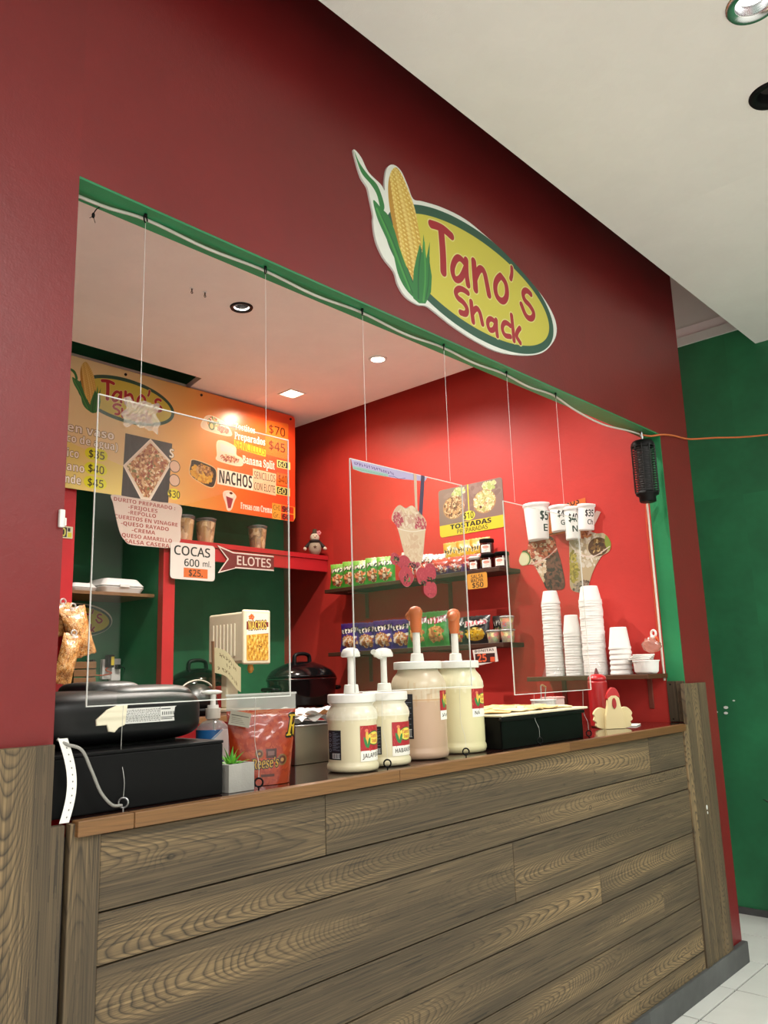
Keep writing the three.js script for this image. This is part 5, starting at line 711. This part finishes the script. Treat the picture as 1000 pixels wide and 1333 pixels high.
for (let i = 0; i < 3; i++) bag('snack_bag', K.yellow, 0.112, 0.172, U, -1.095 + i * 0.083, OX - 0.05, 0.15, 0.06, `yellow snack bag at the back of the upper wall shelf, ${ord[i]} from the left`, 'yellow bags on the upper shelf', i * 2 + 30);
for (let i = 0; i < 3; i++) bag('snack_bag', K.purpleR, 0.105, 0.085, U, -1.105 + i * 0.088, SX - 0.045, 0.2, 0.18, `low red and purple snack bag in front of the yellow bags, ${ord[i]} from the left`, 'red and purple bags on the upper shelf', i * 2 + 40);
for (let i = 0; i < 4; i++) bag('snack_bag', K.purple, 0.148, 0.155 - 0.004 * (i % 2), Lw, -1.775 + i * 0.122, SX - 0.012 + 0.008 * (i % 2), 0.22, 0.10, `purple snack bag on the lower wall shelf, ${ord[i]} from the back corner`, 'purple bags on the lower shelf', i * 5 + 50);
for (let i = 0; i < 2; i++) bag('snack_bag', K.bigGreen, 0.135, 0.175, Lw, -1.292 + i * 0.122, SX - 0.022, 0.15, 0.10, `tall green snack bag on the lower wall shelf, ${['left', 'right'][i]} one of the two`, 'tall green bags on the lower shelf', i * 5 + 70);
bag('snack_bag', K.blackW, 0.095, 0.135, Lw, -1.055, SX, 0.2, 0.10, 'narrow black snack bag right of the tall green bags on the lower shelf', null, 81); bag('snack_bag', K.black, 0.145, 0.135, Lw, -0.940, SX - 0.014, 0.15, 0.10, 'wide black snack bag with a yellow plate picture on the lower shelf', null, 84); bag('snack_bag', K.blackW, 0.082, 0.130, Lw, -0.835, SX + 0.030, 0.1, 0.08, 'black snack bag behind a gummy cup at the end of the lower shelf', null, 87);
{ // gummy cups
  const gm = std(0xffffff, 0.35, { map: canvasTex(128, 128, (x, W, H) => { x.fillStyle = '#a89a72'; x.fillRect(0, 0, W, H); blobs(x, 130, W / 2, H / 2, W * 0.7, H * 0.7, ['#d9a868', '#8fae6a', '#c9655a', '#e0cf8a', '#7a93a8', '#d98a5a', '#b8b06a'], 5, 12); }) });
  const mk = () => { const t = grp('gummy_cup', [0, 0, 0]); mesh('contents', lathe([[0, 0.002], [0.026, 0.002], [0.032, 0.050], [0, 0.052]], 24), gm, t); mesh('cup_lid', lathe([[0, 0.060], [0.031, 0.060], [0.036, 0.056], [0.036, 0.052], [0, 0.0525]], 24), phy(0xd6d8d6, 0.15, { transmission: 0.6, thickness: 0 }), t); mesh('cup_wall', lathe([[0.0272, 0.0005], [0.0335, 0.0515], [0.0325, 0.0515], [0.0265, 0.001]], 24), M.clear, t); return t; };
  const a = mk(); a.position.set(SX - 0.035, Lw, -0.825); tag(a, 'clear cup of colourful gummies in front of the black bag on the lower shelf', 'cup', 'gummy cups'); copy(a, [SX - 0.025, Lw, -0.755], 1, 'lower one of two stacked clear gummy cups at the shelf end', 'gummy cups'); copy(a, [SX - 0.025, Lw + 0.0605, -0.755], 2, 'upper one of two stacked clear gummy cups at the shelf end', 'gummy cups');
}
{ // dark jars
  const lt = canvasTex(128, 96, (x, W, H) => { x.fillStyle = '#efe9e0'; x.fillRect(0, 0, W, H); x.fillStyle = '#b8564a'; ell(x, 64, 30, 44, 20, '#c98a7a'); for (let i = 0; i < 4; i++) { x.fillStyle = '#555'; x.fillRect(30, 56 + i * 9, 68 - i * 9, 3); } });
  const mk = (r, h, lid) => { const t = grp('salsa_jar', [0, 0, 0]); mesh('jar_body', lathe([[0, 0.0005], [r - 0.003, 0.0005], [r, 0.004], [r, h * 0.70], [r - 0.004, h * 0.76], [0, h * 0.77]], 30), phy(0x3a0d0c, 0.1, { clearcoat: 0.8 }), t); mesh('lid', lathe([[0, h], [r - 0.001, h], [r + 0.001, h - 0.002], [r + 0.001, h * 0.775], [0, h * 0.772]], 30), lid, t); mesh('label', arcLabel(r + 0.0007, h * 0.12, h * 0.60, -112, -35, null, 12), std(0xffffff, 0.6, { map: lt }), t); return t; };
  const a = mk(0.034, 0.075, M.black), b = mk(0.027, 0.068, M.whitePlastic); a.position.set(SX - 0.02, U, -0.843); tag(a, 'dark red salsa jar with a black lid in the bottom row, under the upper jar', 'jar', 'salsa jars'); copy(a, [SX + 0.002, U + 0.0755, -0.862], 0.1, 'dark red salsa jar with a black lid standing on top of the other jars', 'salsa jars');
  const c = copy(a, [SX - 0.02, U, -0.765], -0.1, 'dark red salsa jar with a black lid nearest to the opening on the upper shelf', 'salsa jars'); b.position.set(SX - 0.04, U, -0.908); tag(b, 'smaller salsa jar with a white lid beside the low purple bag', 'jar', 'salsa jars');
}
// flat things on the right wall: built in (distance along the wall, height), turned to face the room
function onWall(pts, bb, W, draw, label, cat, o = {}) { // pts as [z, y] on the wall; the print reads left to right towards the opening
  return print(o.name || 'price_card', pts, bb, W, draw, [OX - (o.off || 0.0005), 0, 0], -Math.PI / 2, label, cat, o);
}
onWall(roundRect(-1.206, 1.845, -0.805, 2.093, 0.02), [-1.206, 1.845, -0.805, 2.093], 800, (x, T, k, W, H) => {
  x.fillStyle = '#8d7168'; x.fillRect(0, 0, W, H); blobs(x, 40, W / 2, H * 0.3, W / 2, H * 0.3, ['#957a70', '#84685f'], 20, 60); for (const [c, a] of [[0.24, 0], [0.72, 1]]) { blobs(x, 60, W * (c + 0.08), H * 0.12, 80, 40, ['#c9c98a', '#a8b86a', '#dcd6a8'], 8, 24); ell(x, W * c, H * 0.42, 138, 118, '#b0865a'); blobs(x, 300, W * c, H * 0.41, 124, 104, a ? ['#d8d29a', '#c2bd78', '#e8e2bc', '#a8a860', '#cdb98a'] : ['#caa06a', '#8a5a3a', '#e2c79a', '#6a3a24', '#b8845a', '#d9b98a'], 6, 20); } ell(x, W * 0.66, H * 0.52, 15, 13, '#5a1c18');
  x.fillStyle = '#e3cc2a'; x.fillRect(W * 0.47, 0, 12, H * 0.7); x.fillRect(0, H * 0.755, W, H * 0.25); ell(x, W * 0.47, H * 0.645, 78, 48, '#e6d838'); text(x, '$10', W * 0.385, H * 0.70, 130, 62, '#1c1a12', { weight: 'normal', bold: 4 }); text(x, 'TOSTADAS', W * 0.17, H * 0.865, W * 0.64, 46, '#171410', { bold: 4 }); text(x, 'PREPARADAS', W * 0.27, H * 0.975, W * 0.48, 42, '#171410', { weight: 'normal', bold: 2 });
}, 'yellow and brown TOSTADAS PREPARADAS poster with a $10 price on the red wall', 'poster', { name: 'food_poster' });
onWall(roundRect(-0.917, 1.542, -0.803, 1.614, 0.01), [-0.917, 1.542, -0.803, 1.614], 256, (x, T, k, W, H) => { x.fillStyle = '#dd9a34'; x.fillRect(0, 0, W, H); text(x, 'SALSA', 46, 52, 160, 38, '#2a1c10', { font: 'monospace' }); text(x, 'MACHA', 46, 92, 160, 36, '#2a1c10', { font: 'monospace' }); text(x, '$50', 58, 150, 150, 50, '#2a1c10', { weight: 'normal', bold: 4 }); }, 'orange SALSA MACHA $50 price card under the jars', 'price card', { off: 0.176, t: 0.001 });
onWall([[-0.908, 1.262], [-0.775, 1.272], [-0.768, 1.207], [-0.896, 1.190]], [-0.908, 1.19, -0.768, 1.272], 280, (x, T, k, W, H) => { x.fillStyle = '#ece4dc'; x.fillRect(0, 0, W, H); text(x, 'BONITAS', 22, 44, 220, 22, '#241c18', { rot: -0.05 }); x.fillStyle = '#3a0f10'; x.fillRect(28, 54, 220, 84); text(x, '25', 50, 128, 110, 66, '#e8643a', { font: 'monospace', bold: 5, rot: -0.04 }); x.fillStyle = '#e2562f'; x.fillRect(196, 88, 48, 44); }, 'white BONITAS price card with orange digits 25 under the lower shelf', 'price card', { off: 0.176, t: 0.001 });
onWall([[-0.578, 1.768], [-0.45, 1.77], [-0.366, 1.864], [-0.369, 1.914], [-0.476, 1.903], [-0.56, 1.86]], [-0.58, 1.76, -0.36, 1.92], 300, (x, T, k, W, H) => { x.fillStyle = '#f07a2a'; x.fillRect(0, 0, W, H); text(x, 'VASOS', 90, 56, 160, 46, '#4a1c0c', { rot: -0.12 }); line(x, [[20, 200], [120, 190]], '#7a2a10', 8); }, 'orange handwritten paper sign behind the half cups on the red wall', 'sign');
{ // cut-out cone cups
  const food = (cols) => (x, T, k, W, H) => { x.fillStyle = '#5a3a2c'; x.fillRect(0, 0, W, H); };
  onWall(smooth([[-0.738, 1.675], [-0.715, 1.715], [-0.69, 1.72], [-0.668, 1.765], [-0.60, 1.775], [-0.548, 1.755], [-0.530, 1.70], [-0.512, 1.62], [-0.506, 1.528], [-0.55, 1.516], [-0.596, 1.521], [-0.625, 1.58], [-0.660, 1.640], [-0.69, 1.648], [-0.725, 1.648]], 110), [-0.745, 1.51, -0.50, 1.78], 420, (x, T, k, W, H) => {
    x.fillStyle = '#5b3328'; x.fillRect(0, 0, W, H); blobs(x, 220, W * 0.62, H * 0.72, 150, 160, ['#4a2a22', '#6b4032', '#3c221c', '#7a4a3a'], 8, 26); blobs(x, 160, W * 0.55, H * 0.24, 140, 80, ['#c2573a', '#d88a62', '#a83c28', '#e8c8a8', '#b84a30'], 8, 26); blobs(x, 110, W * 0.42, H * 0.55, 90, 80, ['#e2cdb0', '#d8b898', '#eadcc6', '#b8705a'], 8, 24); blobs(x, 40, W * 0.45, H * 0.80, 40, 60, ['#d9c8a8', '#c8b088'], 8, 20); line(x, [[110, 230], [250, 210], [380, 120]], '#e8c0b4', 10);
    ell(x, W * 0.14, H * 0.38, 64, 64, '#4f6b2a'); ell(x, W * 0.13, H * 0.385, 56, 56, '#d8d6a2'); ell(x, W * 0.13, H * 0.385, 44, 44, '#e6e2b8');
  }, 'cut-out picture of a dark seafood cup with a lime slice on the red wall', 'sticker', { name: 'food_cutout' });
  onWall(smooth([[-0.468, 1.70], [-0.462, 1.745], [-0.44, 1.768], [-0.39, 1.772], [-0.355, 1.757], [-0.325, 1.745], [-0.292, 1.740], [-0.265, 1.700], [-0.275, 1.660], [-0.315, 1.640], [-0.36, 1.580], [-0.40, 1.500], [-0.44, 1.495], [-0.477, 1.520], [-0.474, 1.60]], 110), [-0.48, 1.49, -0.26, 1.845], 400, (x, T, k, W, H) => {
    x.fillStyle = '#bfae8a'; x.fillRect(0, 0, W, H); blobs(x, 200, W * 0.5, H * 0.45, 140, 150, ['#d9d2c0', '#cabfa8', '#e6e0d2', '#b0a488'], 8, 24); blobs(x, 80, W * 0.12, H * 0.66, 40, 130, ['#a89a3a', '#c2b04a', '#8a7a2a'], 8, 22); blobs(x, 60, W * 0.30, H * 0.92, 90, 50, ['#7a6a5a', '#a09080', '#5a4a40'], 8, 22); blobs(x, 90, W * 0.38, H * 0.27, 80, 30, ['#b0643c', '#c98a5a', '#8a4a2c'], 6, 14); ell(x, W * 0.70, H * 0.45, 88, 76, '#5a3f20'); blobs(x, 30, W * 0.70, H * 0.45, 60, 56, ['#7a5a2a', '#402a14', '#c9b07a'], 8, 22); ell(x, W * 0.93, H * 0.40, 30, 66, '#8a9a3a'); line(x, [[24, 220], [60, 300], [220, 380], [380, 300]], '#e2d0c4', 9);
  }, 'cut-out picture of a pale ice cream cup with a chocolate ball on the red wall', 'sticker', { name: 'food_cutout' });
  onWall([[-0.372, 1.742], [-0.358, 1.748], [-0.298, 1.838], [-0.318, 1.846], [-0.328, 1.835]], [-0.38, 1.73, -0.28, 1.85], 64, (x, T, k, W, H) => { x.fillStyle = '#e6c2b8'; x.fillRect(0, 0, W, H); }, 'pale pink plastic spoon picture leaning out of the ice cream cup cut-out', 'sticker', { name: 'spoon_cutout', off: 0.0021 });
}
// half foam cups glued to the wall
{
  const mk = (r0, r1, h, txt, sub, tx, tw) => { // half shell, cut side to the wall
    const t = grp('half_foam_cup', [0, 0, 0]), pr = [[0, 0.0006], [r0 - 0.003, 0.0006], [r0, 0.005], [r1 - 0.004, h - 0.014], [r1, h - 0.013], [r1 + 0.001, h - 0.004], [r1 - 0.001, h], [r1 - 0.005, h], [r1 - 0.008, h - 0.012], [r0 - 0.004, 0.008], [0, 0.006]];
    const map = canvasTex(256, 256, (x, W, H) => { x.fillStyle = '#f1f0ee'; x.fillRect(0, 0, W, H); text(x, txt, tx, 122, tw, 62, '#1d1d20', { weight: 'normal', bold: 6 }); text(x, sub, tx + tw * 0.25, 200, tw * 0.7, 46, '#1d1d20', { weight: 'normal', bold: 4 }); });
    const g = new THREE.LatheGeometry(pr.map(p => new THREE.Vector2(...p)), 30, Math.PI, Math.PI), p = g.attributes.position, uv = g.attributes.uv; for (let i = 0; i < p.count; i++) { const a = Math.atan2(p.getX(i), p.getZ(i)); uv.setXY(i, (a + Math.PI) / Math.PI, p.getY(i) / h); }
    const m = mesh('cup_wall', g, phy(0xffffff, 0.6, { map, side: THREE.DoubleSide }), t); return t;
  };
  const put = (t, y, z, tilt, label) => { t.position.set(OX - 0.0006, y, z); t.rotation.x = tilt; tag(t, label, 'cup', 'half cups on the red wall'); };
  put(mk(0.052, 0.067, 0.172, '$5', 'E', 186, 62), 1.752, -0.620, 0.0, 'biggest white half foam cup with a $5 price, leftmost on the red wall');
  put(mk(0.044, 0.051, 0.120, '$45', 'Gr', 146, 84), 1.776, -0.500, 0.0, 'white half foam cup with a $45 price, second from the left on the red wall');
  put(mk(0.035, 0.040, 0.148, '$40', 'N', 128, 104), 1.732, -0.441, 0.0, 'white half foam cup with a $40 price, lowest of the four on the red wall');
  put(mk(0.037, 0.042, 0.118, '$35', 'Ch', 152, 88), 1.764, -0.375, 0.10, 'tilted small white half foam cup with a $3 price, rightmost on the red wall');
}
// stacks of foam cups, upside down; every cup is one object
{
  const cup = (R, h) => lathe([[0, h], [R * 0.70, h], [R * 0.74, h - 0.003], [R * 0.955, 0.011], [R, 0.0105], [R, 0.0015], [R * 0.985, 0], [R * 0.93, 0], [R * 0.90, 0.009], [R * 0.69, h - 0.004], [0, h - 0.004]], 32);
  const S = [['leftmost', -0.531, 0.0413, 0.058, 0.3225, 27], ['second', -0.435, 0.0385, 0.082, 0.186, 16], ['tallest', -0.337, 0.0487, 0.068, 0.3155, 31], ['rightmost', -0.220, 0.0454, 0.090, 0.113, 6]];
  for (const [n, z, R, h, top, cnt] of S) {
    const g = cup(R, h), step = (top - 0.011) / (cnt - 1); let first;
    for (let i = 0; i < cnt; i++) { const m = first ? first.clone() : mesh('foam_cup', g, M.foam); if (first) { m.name = numbered('foam_cup'); scene.add(m); m.userData = {}; } else first = m; m.position.set(OX - 0.090 + rr(-0.0012, 0.0012), 1.1345 + i * step, z + rr(-0.0012, 0.0012));
      tag(m, i == cnt - 1 ? `topmost upside-down white foam cup of the ${n} cup stack by the opening` : `white foam cup nested below the top of the ${n} cup stack by the opening`, 'cup', `${n} stack of foam cups`); }
  }
}
{ // clear bags round two stacks, bowl with napkins and a bag at the shelf end
  const skirt = (z, R, h, label) => { const g = new THREE.CylinderGeometry(R + 0.003, R + 0.014, h, 36, 8, true).translate(0, h / 2, 0), p = g.attributes.position; for (let i = 0; i < p.count; i++) { const a = Math.atan2(p.getX(i), p.getZ(i)), f = 1 + 0.06 * Math.sin(a * 9 + p.getY(i) * 60) * (1 - p.getY(i) / h * 0.6) + 0.06 * N(a * 3, p.getY(i) * 40, z); p.setX(i, p.getX(i) * f); p.setZ(i, p.getZ(i) * f); } g.computeVertexNormals(); const m = mesh('plastic_sleeve', g, phy(0xffffff, 0.12, { transmission: 0.95, thickness: 0, side: THREE.DoubleSide })); m.position.set(OX - 0.090, 1.1345, z); tag(m, label, 'plastic bag'); };
  skirt(-0.531, 0.0413, 0.045, 'crumpled clear plastic sleeve round the foot of the leftmost cup stack'); skirt(-0.337, 0.0487, 0.062, 'crumpled clear plastic sleeve round the foot of the tallest cup stack');
  const b = grp('foam_bowl', [OX - 0.100, 1.1342, -0.108]); tag(b, 'white foam bowl at the end of the cup shelf', 'bowl'); mesh('bowl_body', lathe([[0, 0.001], [0.038, 0.001], [0.046, 0.01], [0.050, 0.048], [0.0535, 0.050], [0.0535, 0.054], [0.048, 0.054], [0.043, 0.012], [0, 0.01]]), M.foam, b);
  const n = grp('napkin_pack', [OX - 0.095, 1.190, -0.125]); tag(n, 'stack of folded white napkins lying across the foam bowl', 'napkin'); for (let i = 0; i < 4; i++) mesh('folded_napkin', rbox(0.07, 0.005, 0.085, 0.002, 0, 0.003 + i * 0.0056, i * 0.004 - 0.005, 1).rotateY(0.2 + i * 0.08), M.paper, n);
  const pb = grp('plastic_bag', [OX - 0.06, 1.216, -0.095]); tag(pb, 'knotted see-through plastic bag on the napkins at the shelf end', 'plastic bag'); const g = new THREE.SphereGeometry(1, 28, 20), p = g.attributes.position; for (let i = 0; i < p.count; i++) { const f = 1 + 0.22 * N(p.getX(i) * 3, p.getY(i) * 3, p.getZ(i) * 3); p.setXYZ(i, p.getX(i) * 0.034 * f, (p.getY(i) + 1) * 0.030 * f, p.getZ(i) * 0.038 * f); } g.computeVertexNormals(); mesh('bag_body', g, phy(0xe6b8a8, 0.15, { transmission: 0.7, thickness: 0, side: THREE.DoubleSide }), pb); mesh('knot', [new THREE.TorusGeometry(0.013, 0.0045, 8, 16).rotateY(1.2).translate(0.004, 0.078, 0.01), new THREE.SphereGeometry(0.009, 10, 8).translate(0, 0.064, 0.006)], std(0xf0e6e0, 0.35), pb); mesh('twist_tie', new THREE.CapsuleGeometry(0.006, 0.018, 4, 8).rotateZ(0.6).translate(-0.012, 0.052, 0.03), std(0xd8552a, 0.5), pb);
}
// insect lamp, cords
{
  const t = grp('insect_lamp', [2.478, 1.822, -0.030]); tag(t, 'black caged electric insect lamp hanging at the right end of the lintel', 'insect lamp');
  mesh('core', cyl(0.028, 0.028, 0.22, 0, 0.03, 0), std(0x1c1c1e, 0.5), t); mesh('base_cup', lathe([[0, 0], [0.030, 0], [0.034, 0.004], [0.034, 0.024], [0.046, 0.030], [0.048, 0.042], [0, 0.042]], 10), M.black, t); mesh('top_cap', lathe([[0.048, 0.236], [0.048, 0.246], [0.040, 0.258], [0.018, 0.264], [0, 0.264]], 10), M.black, t);
  for (let i = 0; i < 19; i++) { const g = new THREE.TorusGeometry(0.0465, 0.0023, 5, 10).rotateX(Math.PI / 2).translate(0, 0.048 + i * 0.0103, 0); mesh('cage_ring', g, std(0x141416, 0.35), t); }
  for (let i = 0; i < 10; i++) { const a = i / 10 * 6.2832; mesh('cage_bar', rod([0.048 * Math.sin(a), 0.038, 0.048 * Math.cos(a)], [0.048 * Math.sin(a), 0.24, 0.048 * Math.cos(a)], 0.0018, 5), std(0x141416, 0.35), t); }
  mesh('hanger', [rod([0, 0.262, 0], [0, 0.300, 0], 0.004), new THREE.TorusGeometry(0.010, 0.0022, 6, 16).translate(0, 0.282, 0)], M.steel, t);
  tag(mesh('cable', tube([[2.545, 1.88, -0.066], [2.572, 1.80, -0.077], [2.578, 1.62, -0.079], [2.577, 1.40, -0.078], [2.579, 1.20, -0.079], [2.579, 1.106, -0.079]], 0.0045, 50), std(0xd8d2c6, 0.55)), 'pale cable running down the back edge of the green jamb', 'cable');
  tag(mesh('cable', tube([[2.545, 1.87, -0.070], [2.572, 1.74, -0.088], [2.578, 1.50, -0.087], [2.579, 1.30, -0.088]], 0.0022, 40), std(0xc9542a, 0.55)), 'thin orange cord beside the pale cable at the jamb', 'cable');
  tag(mesh('cable', tube([[2.478, 2.108, -0.030], [2.53, 2.110, -0.015], [2.584, 2.122, 0.005], [2.70, 2.142, 0.006], [2.853, 2.157, 0.006], [2.91, 2.165, 0.012], [3.1, 2.20, 0.05], [3.3, 2.232, 0.095], [3.50, 2.270, 0.150], [3.524, 2.275, 0.158]], 0.0042, 70), std(0xc8693a, 0.55)), 'orange extension cord running from the lintel across to the green hall wall', 'cable');
}
{ // plant at the right edge
  const t = grp('potted_plant', [3.385, 0, 0.20]); tag(t, 'potted plant with dark pointed leaves at the right edge by the green wall', 'plant'); mesh('pot', lathe([[0, 0.001], [0.08, 0.001], [0.10, 0.20], [0.108, 0.20], [0.108, 0.22], [0.095, 0.22], [0.09, 0.19], [0, 0.19]]), std(0x6b5a4a, 0.8), t);
  for (const [a, out, up] of [[0.05, -0.225, 0.362], [0.7, 0.10, 0.42], [-0.9, 0.09, 0.40], [2.2, 0.08, 0.36], [-2.3, 0.09, 0.33], [0.2, 0.12, 0.30]]) { const g = new THREE.PlaneGeometry(0.075, 1, 4, 14), p = g.attributes.position; for (let k = 0; k < p.count; k++) { const v = p.getY(k) + 0.5, w = v > 0.97 ? 0.02 : Math.sin((0.1 + v * 0.88) * Math.PI) * 0.9 + 0.04; p.setXYZ(k, p.getX(k) * w, 0.19 + up * (1.25 * v - 0.25 * v * v), out * v * v + Math.abs(p.getX(k)) * 0.3); } g.computeVertexNormals(); mesh('leaf', g.rotateY(a), std(0x1d3a22, 0.5, { side: THREE.DoubleSide }), t); }
}
// ---------------------------------------------------------------- small fixings and chips
for (const [x, z, n] of [[1.011, -1.124, 'left'], [1.066, -1.116, 'right']]) { const t = grp('ceiling_hook', [x, IC, z]); tag(t, `tiny black hook in the kiosk ceiling, ${n} one of a close pair`, 'hook', 'pair of tiny ceiling hooks'); mesh('plate', cyl(0.009, 0.009, 0.002, 0, -0.0025, 0, 14), M.white, t); mesh('shank', [cyl(0.0026, 0.0026, 0.012, 0, -0.0145, 0, 8), new THREE.TorusGeometry(0.004, 0.0016, 6, 12).translate(0, -0.018, 0)], M.black, t); }
{ const t = grp('hanging_hook', [0.070, OT, -0.060]); tag(t, 'small black wire hook with a loose knot hanging at the left end of the lintel', 'hook'); mesh('strand', tube([[0.006, -0.001, 0], [-0.002, -0.010, 0], [-0.008, -0.022, 0]], 0.0012, 14, 6), M.black, t); mesh('knot', [new THREE.SphereGeometry(0.0042, 10, 8).scale(0.8, 1.5, 0.8).translate(-0.0085, -0.027, 0), rod([-0.008, -0.030, 0], [-0.004, -0.042, 0], 0.0007, 5), rod([-0.008, -0.028, 0], [-0.016, -0.036, 0], 0.0007, 5)], M.black, t); }
{ const h = scene.children.find(o => o.name === 'trim_5'), spot = (x, y, r) => new THREE.CylinderGeometry(r, r, 0.0012, 9).rotateX(Math.PI / 2).scale(0.8, 1.2, 1).translate(x, y, 0.0174); mesh('paint_chip', spot(2.636, 0.618, 0.0075), M.white, h); mesh('paint_chip', spot(2.638, 0.598, 0.0045), M.white, h);
  const g = scene.children.find(o => o.name === 'wall_hall_right'); for (const [z, y, r] of [[-0.202, 0.952, 0.009], [-0.205, 0.925, 0.008], [-0.16, 0.985, 0.005], [-0.25, 0.930, 0.005]]) mesh('plaster_chip', new THREE.CylinderGeometry(r, r, 0.0012, 8).rotateZ(Math.PI / 2).scale(1, 0.8, 1.3).translate(GX - 0.0005, y, z), M.white, g); }
renderer.render(scene, camera);
